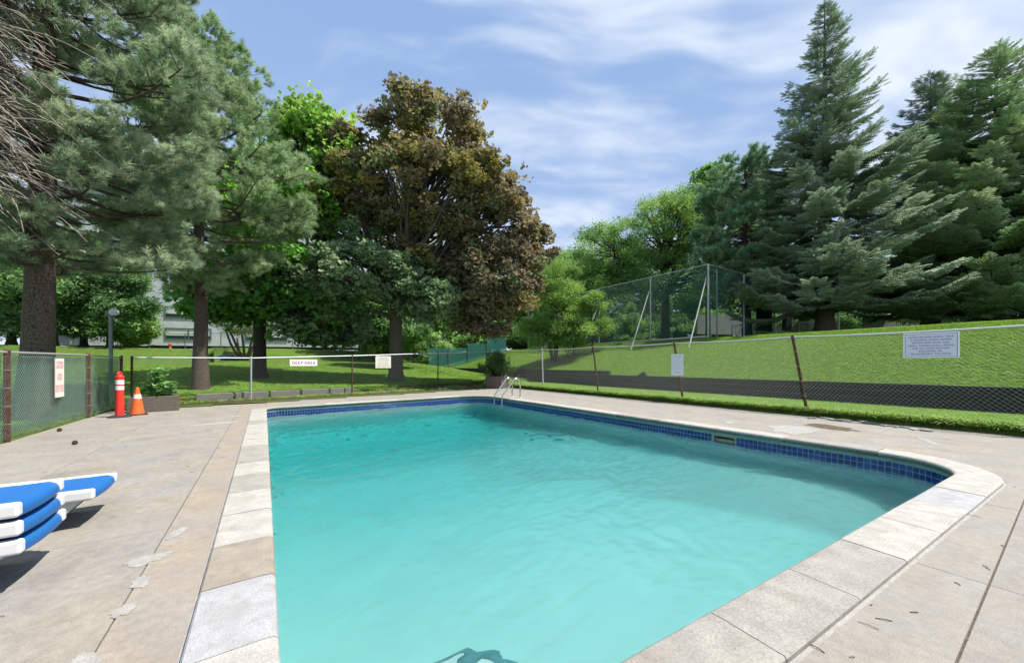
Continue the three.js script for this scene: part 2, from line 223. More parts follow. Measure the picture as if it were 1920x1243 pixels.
{
  const R = rng(21);
  // basin: walls and sloping floor
  const g = new Geo();
  for (const [i, s] of stepsBetween(0, TOTAL).entries()) { const ss = stepsBetween(0, TOTAL); if (i === ss.length - 1) break; const n = Math.max(1, Math.ceil((ss[i + 1] - s) / 0.8)); for (let k = 0; k < n; k++) { const a = pathAt(s + (ss[i + 1] - s) * k / n), b = pathAt(Math.min(s + (ss[i + 1] - s) * (k + 1) / n, TOTAL - 1e-4)); g.quad(V(b.x, -0.30, b.z), V(a.x, -0.30, a.z), V(a.x, depthAt(a.z) - 0.03, a.z), V(b.x, depthAt(b.z) - 0.03, b.z)); } }
  part(pool, 'basin_wall', planarUV(g.build()), mat.plaster);
  const f = new Geo(); for (let k = 0; k < 52; k++) { const z0 = -0.6 - k * 0.26, z1 = z0 - 0.26; f.quad(V(-0.2, depthAt(z0), z0), V(7.7, depthAt(z0), z0), V(7.7, depthAt(z1), z1), V(-0.2, depthAt(z1), z1)); }
  const fg = planarUV(f.build()); fg.computeVertexNormals(); part(pool, 'basin_floor', fg, mat.plaster);
  // painted band and grout bed
  part(pool, 'painted_band', sweep(0, TOTAL, [[0, -0.015], [0, -0.098], [0.08, -0.098], [0.08, -0.015]]), mat.paintGreen);
  const SKIM = path[39].s - 2.2, bed = [[0.004, -0.096], [0.004, -0.335], [0.05, -0.335], [0.05, -0.096]];
  part(pool, 'grout_bed', sweep(0, SKIM - 0.21, bed), mat.grout); part(pool, 'grout_bed', sweep(SKIM + 0.21, TOTAL, bed), mat.grout); part(pool, 'grout_bed', sweep(SKIM - 0.21, SKIM + 0.21, [[0.004, -0.25], [0.004, -0.335], [0.05, -0.335], [0.05, -0.25]]), mat.grout);
  // coping stones
  const prof = [[-0.028, -0.012], [-0.034, 0.006], [-0.028, 0.022], [-0.012, 0.033], [0.03, 0.036], [0.315, 0.033], [0.325, 0.024], [0.325, -0.06], [0, -0.06], [0, -0.016]];
  const sL0 = path[12].s, sLF = path[13].s, sF1 = path[25].s, sRF0 = path[26].s, sRF1 = path[38].s, sRN0 = path[39].s, sRN1 = path[51].s;   // ends of the straight sides
  const cuts = [];
  const spread = (a, b, len, jit) => { const n = Math.round((b - a) / len); for (let k = 0; k < n; k++) cuts.push(a + (b - a) * (k + (k ? (R() - 0.5) * jit : 0)) / n); };
  cuts.push(0); spread(sL0, sLF, 0.64, 0.25); cuts.push(sLF); spread(sF1, sRF0, 1.2, 0.1); cuts.push(sRF0); spread(sRF1, sRN0, 1.25, 0.2); cuts.push(sRN0); spread(sRN1, TOTAL, 0.77, 0.12);
  cuts.push(TOTAL);
  const leftSet = [mat.copeWhite, mat.copeBlue, mat.copeTan, mat.copeWhite, mat.copeWhite, mat.copeGrey, mat.copeWhite];
  for (let k = 0; k < cuts.length - 1; k++) {
    const a = cuts[k], b = cuts[k + 1], mid = (a + b) / 2; if (b - a < 0.05) continue;
    let m = mat.copeGrey;
    if (mid < sLF) m = [mat.copeWhite, mat.copeWhite, mat.copeBlue, mat.copeTan, mat.copeWhite, mat.copeWhite, mat.copeGrey][k] ?? (R() < 0.2 ? mat.copeGrey : mat.copeWhite); else if (mid < sRN0) m = R() < 0.35 ? mat.copeGrey : mat.copeWhite; else if (mid > sRN1) { const q = (mid - sRN1) / (TOTAL - sRN1); m = q < 0.12 ? mat.copeWhite : q < 0.25 ? mat.copeBlue : q < 0.5 ? mat.copeWhite : mat.copeGrey; } else m = mat.copeWhite;
    const c = part(pool, 'coping_stone', sweep(a + 0.004, b - 0.004, prof), m); c.position.y = (R() - 0.5) * 0.005;
  }
  part(pool, 'mortar_joint', sweep(0, TOTAL, [[0.322, 0.002], [0.322, -0.05], [0.352, -0.05], [0.350, -0.004]]), mat.mortar);
  // waterline tiles, three rows; the ones that show largest are pieces of their own
  const TW = 0.0762, rows = [-0.135, -0.211, -0.287], list = [], n = Math.floor(TOTAL / TW), skim = sRN0 - 2.2;
  for (let k = 0; k < n; k++) { const s = (k + 0.5) * TOTAL / n, q = pathAt(s); const dx = q.x, dz = q.z, dist = Math.hypot(dx, dz); const facing = (q.ox * dx + q.oz * dz) / dist; for (let r = 0; r < 3; r++) { if (r < 2 && Math.abs(s - skim) < 0.24) continue; list.push({ s, q, r, w: facing > 0 ? facing / dist : 0 }); } }
  list.sort((a, b) => b.w - a.w);
  const tg = rbox(TOTAL / n - 0.008, 0.0685, 0.010, 0.003, 1), rest = new Geo(), d = new THREE.Object3D();
  let made = 0;
  for (const t of list) {
    d.position.set(t.q.x + t.q.ox * 0.003, rows[t.r], t.q.z + t.q.oz * 0.003); d.rotation.set((R() - 0.5) * 0.02, Math.atan2(-t.q.ox, -t.q.oz) + (R() - 0.5) * 0.03, 0); d.updateMatrix();
    if (made < 300 && t.r < 2) { const m = part(pool, 'tile', tg, mat.tileBlue[Math.floor(R() * 4)]); m.position.copy(d.position); m.rotation.copy(d.rotation); made++; }
    else rest.add(tg.clone().applyMatrix4(d.matrix));
  }
  part(pool, 'tile_rows', rest.build(), mat.tileBlue[1], 'stuff');
  // skimmer mouth in the right-hand wall
  const q = pathAt(skim), sk = new THREE.Group(); sk.name = 'skimmer'; sk.position.set(q.x, -0.17, q.z); sk.rotation.y = Math.atan2(-q.ox, -q.oz); pool.add(sk);
  const beige = M({ color: lin(0.30, 0.31, 0.22), roughness: 0.6 });
  const fr = new Geo(); fr.box(-0.215, 0, 0, 0.03, 0.15, 0.02); fr.box(0.215, 0, 0, 0.03, 0.15, 0.02); fr.box(0, 0.065, 0, 0.40, 0.02, 0.02); part(sk, 'frame', fr.build(), beige);
  const th = new Geo(); th.box(0, 0.068, -0.17, 0.42, 0.01, 0.32); th.box(0, -0.085, -0.17, 0.42, 0.01, 0.32); th.box(-0.205, -0.008, -0.17, 0.01, 0.142, 0.32); th.box(0.205, -0.008, -0.17, 0.01, 0.142, 0.32); th.box(0, -0.008, -0.325, 0.40, 0.142, 0.01); part(sk, 'throat', th.build(), beige);
  const fl = part(sk, 'flap', new THREE.BoxGeometry(0.385, 0.07, 0.006), beige); fl.position.set(0, -0.035, -0.05); fl.rotation.x = 0.3;
  // entry bench with a dark tiled edge near the shallow end
  const st = new Geo(), c0 = V(0.62, 0, -1.15), A = 0.70, B = 0.99, top = -0.72; const curve = []; for (let k = 0; k <= 28; k++) { const t = Math.PI * (1 + k / 28), e = 0.55; const cx = Math.sign(Math.cos(t)) * Math.pow(Math.abs(Math.cos(t)), e), cz = Math.sign(Math.sin(t)) * Math.pow(Math.abs(Math.sin(t)), e); curve.push(V(c0.x + cx * A, top, c0.z + cz * B)); }
  for (let k = 0; k < 28; k++) { const a = curve[k], b = curve[k + 1], m = V(c0.x, top, c0.z); st.tri(m, b, a); st.quad(V(a.x, -1.4, a.z), V(b.x, -1.4, b.z), b, a); }
  part(pool, 'entry_step', planarUV(st.build()), mat.plaster);
  const ed = new Geo(); ed.tube(curve.map((p) => p.clone().setY(top + 0.005)), 0.024, 8); part(pool, 'step_edge_tile', ed.build(), M({ color: lin(0.015, 0.10, 0.13), roughness: 0.3 }));
}
// water: rippled surface over a clear body that takes out the red with depth
{
  const water = structure('water');
  const NXW = 260, NZW = 440, pos = [], uv = [], idx = [];
  const c = corners, e = 0.06;
  const wave = (x, z) => {
    const jet = Math.exp(-(((x - 3.0) * 0.75 + (z + 6.2) * 0.2) ** 2) * 0.9 - ((z + 6.3 - (x - 3) * -0.25) ** 2) * 0.9);
    const wx = n2(x * 0.4, z * 0.4) * 0.5;
    const u = x * 0.94 - z * 0.34, v = x * 0.34 + z * 0.94;      // crests run along u
    let h = n2(u * 0.7 + wx, v * 1.5) * 0.013 + n2(u * 1.5 + 9 + wx, v * 3.4 + wx) * 0.012 + n2(u * 2.8 + wx * 2, v * 7.2 + 30 + wx) * 0.0115 + n2(u * 6.5 + 70, v * 14 + wx) * 0.0052 + n2(x * 12 + 5, z * 15) * 0.0014;
    h *= lerp(0.6, 1.45, sstep(-z, 2.2, 4.5));
    return h + jet * (n2(x * 7 + 50, z * 9) * 0.005 + n2(x * 15, z * 17 + 8) * 0.0026);
  };
  for (let j = 0; j <= NZW; j++) for (let i = 0; i <= NXW; i++) {
    const u = lerp(-0.008, 1.008, i / NXW), v = lerp(-0.005, 1.005, j / NZW);
    const x = lerp(lerp(c[0][0], c[3][0], u), lerp(c[1][0], c[2][0], u), v), z = lerp(lerp(c[0][1], c[3][1], u), lerp(c[1][1], c[2][1], u), v);
    pos.push(x, WATER + wave(x, z), z); uv.push(x, z);
  }
  for (let j = 0; j < NZW; j++) for (let i = 0; i < NXW; i++) { const a = j * (NXW + 1) + i; idx.push(a, a + 1, a + NXW + 1, a + 1, a + NXW + 2, a + NXW + 1); }
  // closed body of water: top sheet, sides behind the basin walls, underside below the floor
  const W1 = NXW + 1, base = pos.length / 3, all = pos.slice(), ring = [], side = [], under = [];
  for (let k = 0; k < pos.length; k += 3) all.push(pos[k], -3.2, pos[k + 2]);
  for (let k = 0; k < idx.length; k += 3) under.push(idx[k] + base, idx[k + 2] + base, idx[k + 1] + base);
  for (let i = 0; i <= NXW; i++) ring.push(i); for (let j = 1; j <= NZW; j++) ring.push(j * W1 + NXW); for (let i = NXW - 1; i >= 0; i--) ring.push(NZW * W1 + i); for (let j = NZW - 1; j >= 1; j--) ring.push(j * W1);
  for (let k = 0; k < ring.length; k++) { const a = ring[k], b = ring[(k + 1) % ring.length]; side.push(a, b + base, b, a, a + base, b + base); }
  const g = new THREE.BufferGeometry(); g.setAttribute('position', new THREE.Float32BufferAttribute(all, 3)); g.setIndex([...idx, ...under, ...side]); g.computeVertexNormals();
  const nr = g.attributes.normal; for (const k of ring) nr.setXYZ(k, 0, 1, 0);
  part(water, 'pool_water', g, new THREE.MeshPhysicalMaterial({ color: 0xffffff, transparent: true, opacity: 0.75, transmission: 1, thickness: 1, ior: 1.33, roughness: 0.0, attenuationColor: lin(0.65, 0.922, 0.928), attenuationDistance: 1.0 }));
}
// ---------------------------------------------------------------- deck
{
  const deck = structure('pool_deck');
  const X0 = -3.62, X1 = 11.42, Z1 = 5.5;
  const base = new THREE.Shape([new THREE.Vector2(X0, Z1), new THREE.Vector2(X1, Z1), new THREE.Vector2(X1, deckBackZ(X1)), new THREE.Vector2(X0, deckBackZ(X0))]);
  base.holes.push(new THREE.Path(outline(0.10)));
  const bg = new THREE.ShapeGeometry(base); bg.rotateX(Math.PI / 2); bg.translate(0, -0.014, 0); planarUV(bg); part(deck, 'joint_bed', bg, mat.joint);
  const prism = new THREE.ExtrudeGeometry(new THREE.Shape(outline(0.345)), { depth: 1, bevelEnabled: false, curveSegments: 1 }); prism.rotateX(Math.PI / 2); prism.translate(0, 0.5, 0);
  const cutter = new Brush(prism); cutter.updateMatrixWorld(); const ev = new Evaluator(); ev.useGroups = false;
  const R = rng(33);
  const slab = (x0, x1, z0, z1, m) => {       // z0 > z1 (z1 farther away); clipped by the slanting back edge
    const gp = 0.003, gz = 0.004; x0 += gp; x1 -= gp; z0 -= gz; z1 += gz; const b0 = Math.max(z1, deckBackZ(x0)), b1 = Math.max(z1, deckBackZ(x1)); if (b0 > z0 - 0.1 && b1 > z0 - 0.1) return;
    const sh = new THREE.Shape([new THREE.Vector2(x0, Math.max(z0, b0)), new THREE.Vector2(x1, Math.max(z0, b1)), new THREE.Vector2(x1, b1), new THREE.Vector2(x0, b0)]);
    let g = new THREE.ExtrudeGeometry(sh, { depth: 0.10, bevelEnabled: true, bevelThickness: 0.004, bevelSize: 0.004, bevelOffset: -0.004, bevelSegments: 1 }); g.rotateX(Math.PI / 2);
    g.translate(0, 0.0 - 0.004, 0);
    const near = x1 > -0.6 && x0 < 8.1 && z1 < -0.3 && z0 > -14.3;
    if (near) { const b = new Brush(g); b.updateMatrixWorld(); g = ev.evaluate(b, cutter, SUBTRACTION).geometry; if (!g.attributes.position.count) return; }
    planarUV(g); const o = part(deck, 'slab', g, m); o.position.y = (R() - 0.5) * 0.004;
  };
  const zl = [5.5, 3.8, 2.3, 0.75, -0.85, -2.4, -3.98, -5.5, -7.05, -8.6, -10.2, -11.8, -13.3, -15.0];
  for (let k = 0; k < zl.length - 1; k++) { slab(X0, -2.15, zl[k], zl[k + 1], R() < 0.5 ? mat.concrete : mat.concreteB); slab(-2.15, -0.65, zl[k], zl[k + 1], R() < 0.6 ? mat.concrete : mat.concreteB); }
  for (let k = 0; k < 13; k += 2) slab(-0.65, 0.0, zl[k], zl[Math.min(k + 2, 13)], zl[k] < -0.8 ? mat.concreteTan : mat.concrete);
  slab(0.0, 1.2, -0.3, -1.2, mat.concrete); slab(0, 1.2, 1.2, -0.3, mat.concrete); slab(0, 1.2, 5.5, 1.2, mat.concreteB);
  for (const [a, b] of [[1.2, 3.56], [3.56, 5.6], [5.6, 7.9]]) { slab(a, b, -0.3, -1.2, mat.concrete); slab(a, b, 1.4, -0.3, mat.concreteB); slab(a, b, 5.5, 1.4, mat.concrete); }
  const zr = [5.5, 3.9, 0.9, -2.1, -5.1, -8.2, -11.3, -14.2, -18.5];
  for (let k = 0; k < zr.length - 1; k++) { slab(7.9 - 0.6, 9.5, zr[k], zr[k + 1], k < 3 && zr[k] > 0 ? mat.concrete : mat.concrete); slab(9.5, 11.02, zr[k], zr[k + 1], mat.concreteB); slab(11.02, X1, zr[k], zr[k + 1], mat.concreteGrey); }
  slab(-0.65 + 0.65, 2.5, -12.9, -17, mat.concrete); slab(2.5, 5, -12.9, -17.5, mat.concreteB); slab(5, 7.3, -12.9, -17.8, mat.concrete);
  // mortar patches
  const patch = (x, z, a, b, turn, m = mat.mortar, seed = 1) => { const pr = rng(seed * 77 + 5), pts = []; for (let k = 0; k < 60; k++) { const t = k / 60 * Math.PI * 2, r = 0.85 + n2(Math.cos(t) * 1.1 + seed, Math.sin(t) * 1.1) * 0.22 + n2(Math.cos(t) * 4 + seed, Math.sin(t) * 4) * 0.07 + pr() * 0.02; pts.push(new THREE.Vector2(Math.cos(t) * a * r, Math.sin(t) * b * r)); } const g = new THREE.ExtrudeGeometry(new THREE.Shape(pts), { depth: 0.004, bevelEnabled: false }); g.rotateX(Math.PI / 2); g.rotateY(turn); g.translate(x, 0.004, z); planarUV(g); part(deck, 'mortar_patch', g, m); };
  patch(-0.66, -3.42, 0.13, 0.10, 0.3, mat.mortar, 2); patch(-0.63, -3.08, 0.05, 0.09, 0.2, mat.mortar, 3); patch(-0.63, -2.78, 0.05, 0.07, -0.3, mat.mortar, 4); patch(-0.66, -2.36, 0.06, 0.12, 0.1, mat.mortar, 5); patch(-0.58, -3.82, 0.05, 0.12, -0.2, mat.mortar, 6);
  patch(-0.95, -10.4, 0.62, 0.16, 0.18, mat.mortar, 7); patch(-0.62, -11.6, 0.25, 0.10, 0.1, mat.mortar, 8);
  patch(8.75, -3.15, 0.7, 0.42, 0.2, mat.mortar, 9); patch(8.6, -4.3, 0.25, 0.09, 0.3, mat.mortar, 10); patch(9.3, -1.4, 0.55, 0.05, 0.5, mat.mortar, 11);
  const wet = M({ color: lin(0.19, 0.135, 0.085), map: rep(texDirt, 0.9), roughness: 0.6 });
  patch(9.75, -2.85, 0.32, 0.55, -0.45, wet, 12);
}
// ladder rails at the far right corner
{
  const L = thing('pool_ladder', 'pair of curved stainless steel ladder rails at the deep corner of the pool', 'ladder', V(7.49, 0, -12.2));
  const r = 0.029;
  for (const dz of [-0.28, 0.28]) {
    const pts = new THREE.CatmullRomCurve3([V(0.72, 0.0, dz), V(0.72, 0.30, dz), V(0.715, 0.56, dz), V(0.66, 0.70, dz), V(0.54, 0.755, dz), V(0.42, 0.70, dz), V(0.30, 0.56, dz), V(0.10, 0.33, dz), V(-0.075, 0.13, dz), V(-0.10, 0.04, dz), V(-0.10, -0.3, dz), V(-0.10, -0.95, dz)], false, 'catmullrom', 0.4).getPoints(60);
    const g = new Geo(); g.tube(pts, r, 12); part(L, 'rail', g.build(), mat.steel);
    const f = part(L, 'flange', new THREE.CylinderGeometry(0.055, 0.065, 0.016, 20), mat.white); f.position.set(0.72, 0.008, dz);
  }
  for (const y of [-0.42, -0.72]) { const s = part(L, 'tread', rbox(0.09, 0.025, 0.52, 0.01), mat.white); s.position.set(-0.10, y, 0); }
}

// ---------------------------------------------------------------- fences
function wireMesh(p00, p10, p01, p11, pitch, r, g = new Geo()) {     // chain link between two posts: p00 p10 bottom, p01 p11 top
  const L = (p00.distanceTo(p10) + p01.distanceTo(p11)) / 2, H = (p00.distanceTo(p01) + p10.distanceTo(p11)) / 2, nrm = p10.clone().sub(p00).cross(p01.clone().sub(p00)).normalize();
  const pt = (s, t) => { const a = s / L, b = t / H; return p00.clone().multiplyScalar((1 - a) * (1 - b)).addScaledVector(p10, a * (1 - b)).addScaledVector(p01, (1 - a) * b).addScaledVector(p11, a * b); };
  for (const dir of [1, -1]) for (let s0 = dir > 0 ? -H : 0; s0 < (dir > 0 ? L : L + H); s0 += pitch) {
    let t0 = 0, t1 = H; if (dir > 0) { t0 = Math.max(0, -s0); t1 = Math.min(H, L - s0); } else { t0 = Math.max(0, s0 - L); t1 = Math.min(H, s0); }
    if (t1 - t0 < 0.02) continue; const a = pt(s0 + dir * t0, t0).addScaledVector(nrm, dir * r), b = pt(s0 + dir * t1, t1).addScaledVector(nrm, dir * r); g.tube([a, b], r, 3, false);
  }
  return g;
}
function railTube(pts, r, sides = 8) { const g = new Geo(); g.tube(pts, r, sides); return g.build(); }
function fence(name, label, posts, o) {             // posts: [bottom, top, material]
  const f = thing(name, label, 'fence');
  posts.forEach(([b, t, m, r = o.postR], i) => { const p = part(f, 'post', railTube([b.clone().setY(b.y - 0.05), b.clone().lerp(t, 0.5), t.clone().lerp(b, -0.012)], r, 12), m); const c = part(p, 'cap', new THREE.SphereGeometry(r * 1.18, 12, 6, 0, Math.PI * 2, 0, Math.PI / 2), m); c.position.copy(t.clone().lerp(b, -0.012)); 
    if (o.ties) for (let k = 1; k < 5; k++) { const q = b.clone().lerp(t, k / 5), tg = new THREE.TorusGeometry(r * 1.12, 0.003, 4, 12); tg.rotateX(Math.PI / 2); const tm = part(p, 'wire_tie', tg, mat.galv); tm.position.copy(q); } });
  const mesh = new Geo();
  for (let i = 0; i < posts.length - 1; i++) {
    const [b0, t0] = posts[i], [b1, t1] = posts[i + 1]; const lift = o.lift ?? 0.03, T0 = t0.clone().setY(t0.y - 0.03), T1 = t1.clone().setY(t1.y - 0.03);
    wireMesh(b0.clone().setY(b0.y + lift), b1.clone().setY(b1.y + lift), T0, T1, o.pitch, o.wireR, mesh);
    if (o.sag) { const pts = []; for (let k = 0; k <= 6; k++) { const q = t0.clone().lerp(t1, k / 6); q.y -= Math.sin(Math.PI * k / 6) * o.sag; pts.push(q); } part(f, 'top_rail', railTube(pts, o.railR), o.rail); }
    else part(f, 'top_rail', railTube([t0.clone(), t1.clone()], o.railR), o.rail);
  }
  part(f, 'chain_link', mesh.build(), o.wire);
  return f;
}
const FL = -3.62;
// left fence with green privacy mesh
{
  const zs = [1.6, -2.2, -6.0, -9.85, -13.25, -15.72], posts = zs.map((z, i) => [V(FL, 0, z), V(FL, 1.5 + (i === 4 ? 0.02 : 0), z), mat.postBrown]);
  const f = fence('chain_link_fence', 'chain link fence with brown posts and green privacy mesh beside the loungers', posts, { postR: 0.038, railR: 0.021, rail: mat.galv, wire: mat.wire, pitch: 0.075, wireR: 0.0016, ties: true, lift: 0.03 });
  const screen = new THREE.MeshPhysicalMaterial({ color: lin(0.03, 0.26, 0.16), map: rep(texWeave, 1), roughness: 0.75, transmission: 0.35, thickness: 0, transparent: true, opacity: 0.62, side: THREE.DoubleSide });
  for (let i = 0; i < zs.length - 1; i++) { const W = zs[i] - zs[i + 1], g = new THREE.PlaneGeometry(W, 1.34, Math.ceil(W / 0.12), 14), p = g.attributes.position; for (let k = 0; k < p.count; k++) p.setZ(k, n2(p.getX(k) * 1.4 + i * 7, p.getY(k) * 0.8) * 0.012 + n2(p.getX(k) * 5, p.getY(k) * 1.5 + i) * 0.006); g.computeVertexNormals(); g.rotateY(Math.PI / 2); g.translate(FL - 0.05, 0.12 + 0.67, (zs[i] + zs[i + 1]) / 2); planarUV(g); part(f, 'privacy_mesh', g, screen); }
}
// back fence
const backPost = (x, hi, m, b = 0) => { const z = backFenceZ(x); return [V(x, b, z), V(x, hi, z), m]; };
{
  const P = [backPost(-3.40, 1.50, mat.postBrown), backPost(-0.46, 1.52, mat.galv), backPost(3.06, 1.66, mat.postBrown), backPost(7.3, 1.86, mat.postBrown, 0.05), backPost(11.72, 2.05, mat.galv, 0.1)];
  P[0][0].z = P[0][1].z = -15.75;
  fence('chain_link_fence', 'bare chain link fence along the far end of the pool', P, { postR: 0.030, railR: 0.021, rail: mat.galv, wire: mat.wireDark, pitch: 0.09, wireR: 0.0016, ties: false, lift: 0.06 });
}
// right fence with leaning posts
{
  const P = [[0.1, 2.02], [-3.9, 2.02], [-7.35, 2.02], [-11.2, 2.03], [-14.95, 2.03], [-18.75, 2.05]].map(([z, t], i) => [V(11.72, 0.10, z), V(11.72, t, z - [0.3, 0.32, 0.33, 0.3, 0.12, 0][i]), i < 4 ? mat.postBrown : mat.galv, i === 5 ? 0.02 : undefined]);
  P.pop(); P.push([V(11.76, 0.10, -18.62), V(11.76, 2.05, -18.62), mat.galv, 0.028]);
  fence('chain_link_fence', 'galvanised chain link fence with leaning rusty posts below the grass bank', P, { postR: 0.036, railR: 0.022, rail: mat.galv, wire: mat.wire, pitch: 0.090, wireR: 0.0015, ties: true, lift: 0.0, sag: 0.03 });
}
// timber retaining wall
{
  const w = thing('retaining_wall', 'long dark weathered timber retaining wall at the foot of the grass bank', 'wall', V(WALLX, 0, 0)); const R = rng(5), Ht = 0.205;
  for (let r = 0; r < 5; r++) { let z = 3.5 - (r % 2) * 1.2; while (z > -30.5) { const len = 2.4; if (!(r === 4 && z > -11.2)) { const g = rbox(0.18, Ht - 0.008, len - 0.01, 0.012, 1); planarUV(g); const b = part(w, 'timber', g, mat.timber[Math.floor(R() * 3)]); b.position.set((R() - 0.5) * 0.015 - 0.01 + r * 0.012, -0.06 + r * Ht + Ht / 2, z - len / 2); b.rotation.y = (R() - 0.5) * 0.006; } z -= len; } }
  const end = part(w, 'timber', planarUV(rbox(0.18, Ht - 0.008, 0.42, 0.012, 1)), mat.timber[1]); end.position.set(0.02, -0.06 + 4 * Ht + 0.02, -11.3); end.rotation.x = -0.5;
}
// tennis court enclosure on the plateau
{
  const T = thing('tennis_court_fence', 'tall green netted tennis court fence with slanting white braces on the grass bank', 'fence');
  const X = 20.9, Z = -11.6, gy = (x, z) => height(x, z), TOP = 6.95;
  const side = [Z, -15.4, -19.9, -24.4, -29], front = [X, 25.0, 29.2, 33.4, 37.6, 41.8];
  const steel = M({ color: lin(0.33, 0.37, 0.38), metalness: 0.4, roughness: 0.5 }), pale = M({ color: lin(0.5, 0.5, 0.46), roughness: 0.6 });
  const mesh = new Geo();
  side.forEach((z, i) => { part(T, 'post', railTube([V(X, gy(X, z) - 0.2, z), V(X, TOP, z)], i ? 0.045 : 0.06, 8), steel); if (i) { wireMesh(V(X, gy(X, z) + 0.1, z), V(X, gy(X, side[i - 1]) + 0.1, side[i - 1]), V(X, TOP, z), V(X, TOP, side[i - 1]), 0.10, 0.0022, mesh); part(T, 'top_rail', railTube([V(X, TOP, z), V(X, TOP, side[i - 1])], 0.03), steel); const c = part(T, 'base_rail', rbox(0.10, 0.10, Math.abs(z - side[i - 1]) - 0.15, 0.01, 1), pale); c.position.set(X, gy(X, z) * 0.5 + gy(X, side[i - 1]) * 0.5 + 0.12, (z + side[i - 1]) / 2); c.rotation.x = Math.atan2(gy(X, z) - gy(X, side[i - 1]), -(z - side[i - 1])) ; } });
  front.forEach((x, i) => { if (i) { part(T, 'post', railTube([V(x, gy(x, Z) - 0.2, Z), V(x, TOP, Z)], 0.05, 8), steel); wireMesh(V(front[i - 1], gy(front[i - 1], Z) + 0.1, Z), V(x, gy(x, Z) + 0.1, Z), V(front[i - 1], TOP, Z), V(x, TOP, Z), 0.11, 0.0022, mesh); part(T, 'top_rail', railTube([V(front[i - 1], TOP, Z), V(x, TOP, Z)], 0.03), steel); } });
  for (const [dx, h] of [[1.5, TOP], [0.5, 5.2]]) part(T, 'gate_post', railTube([V(X + dx, gy(X + dx, Z - 0.3), Z - 0.3), V(X + dx, h, Z - 0.3)], 0.04, 8), steel);
  part(T, 'gate_rail', railTube([V(X, 5.2, Z - 0.3), V(X + 1.5, 5.2, Z - 0.3)], 0.03, 8), steel);
  part(T, 'chain_link', mesh.build(), M({ color: lin(0.07, 0.14, 0.12), roughness: 0.6 }));
  [-11.7, -15.5, -19.9, -24.4].forEach((z, i) => part(T, 'brace', railTube([V(X, 6.2 - i * 0.15, z), V(X - 2.1, gy(X - 2.1, z) - 0.1, z + 0.2)], 0.032, 8), pale));
  const net = new THREE.MeshPhysicalMaterial({ color: lin(0.05, 0.16, 0.13), roughness: 0.9, transparent: true, opacity: 0.22, side: THREE.DoubleSide });
  for (let i = 1; i < side.length; i++) { const L = side[i - 1] - side[i]; const g = new THREE.PlaneGeometry(L - 0.1, 3.9, 10, 6), p = g.attributes.position; for (let k = 0; k < p.count; k++) p.setZ(k, n2(p.getX(k), p.getY(k) + i * 3) * 0.03); g.rotateY(Math.PI / 2); g.translate(X + 0.07, TOP - 2.0, (side[i] + side[i - 1]) / 2); planarUV(g); part(T, 'windscreen_net', g, net); }
  for (let i = 1; i < 3; i++) { const L = front[i] - front[i - 1]; const g = new THREE.PlaneGeometry(L - 0.1, 3.9, 10, 6); g.translate((front[i] + front[i - 1]) / 2, TOP - 2.0, Z - 0.07); planarUV(g); part(T, 'windscreen_net', g, net); }
  const dark = M({ color: lin(0.012, 0.05, 0.032), map: rep(texWeave, 0.5), roughness: 0.9, side: THREE.DoubleSide });
  for (const [x, w] of [[28.0, 2.3], [31.5, 1.6]]) part(T, 'windscreen', planarUV(new THREE.BoxGeometry(w, 2.7, 0.02)), dark).position.set(x, gy(x, Z) + 1.75, Z - 0.10);
}
// turquoise windscreen beyond the maple
{
  const a = at(-8.0, 0, 36), b = at(-0.6, 0, 37); a.y = height(a.x, a.z); b.y = height(b.x, b.z);
  const w = thing('windscreen_fence', 'translucent turquoise windscreen on a fence beyond the maple tree', 'fence'); const teal = new THREE.MeshPhysicalMaterial({ color: lin(0.08, 0.36, 0.36), roughness: 0.8, transmission: 0.4, thickness: 0, transparent: true, opacity: 0.7, side: THREE.DoubleSide });
  for (let k = 0; k < 4; k++) { const p = a.clone().lerp(b, k / 4), q = a.clone().lerp(b, (k + 1) / 4), g = new Geo(); const y0 = Math.min(height(p.x, p.z), height(q.x, q.z)); g.quad(V(p.x, y0 + 0.05, p.z), V(q.x, y0 + 0.05, q.z), V(q.x, y0 + 1.9, q.z), V(p.x, y0 + 1.9, p.z)); part(w, 'screen', g.build(), teal); part(w, 'post', railTube([V(p.x, y0 - 0.2, p.z), V(p.x, y0 + 2.0, p.z)], 0.04, 8), mat.wireDark); }
}
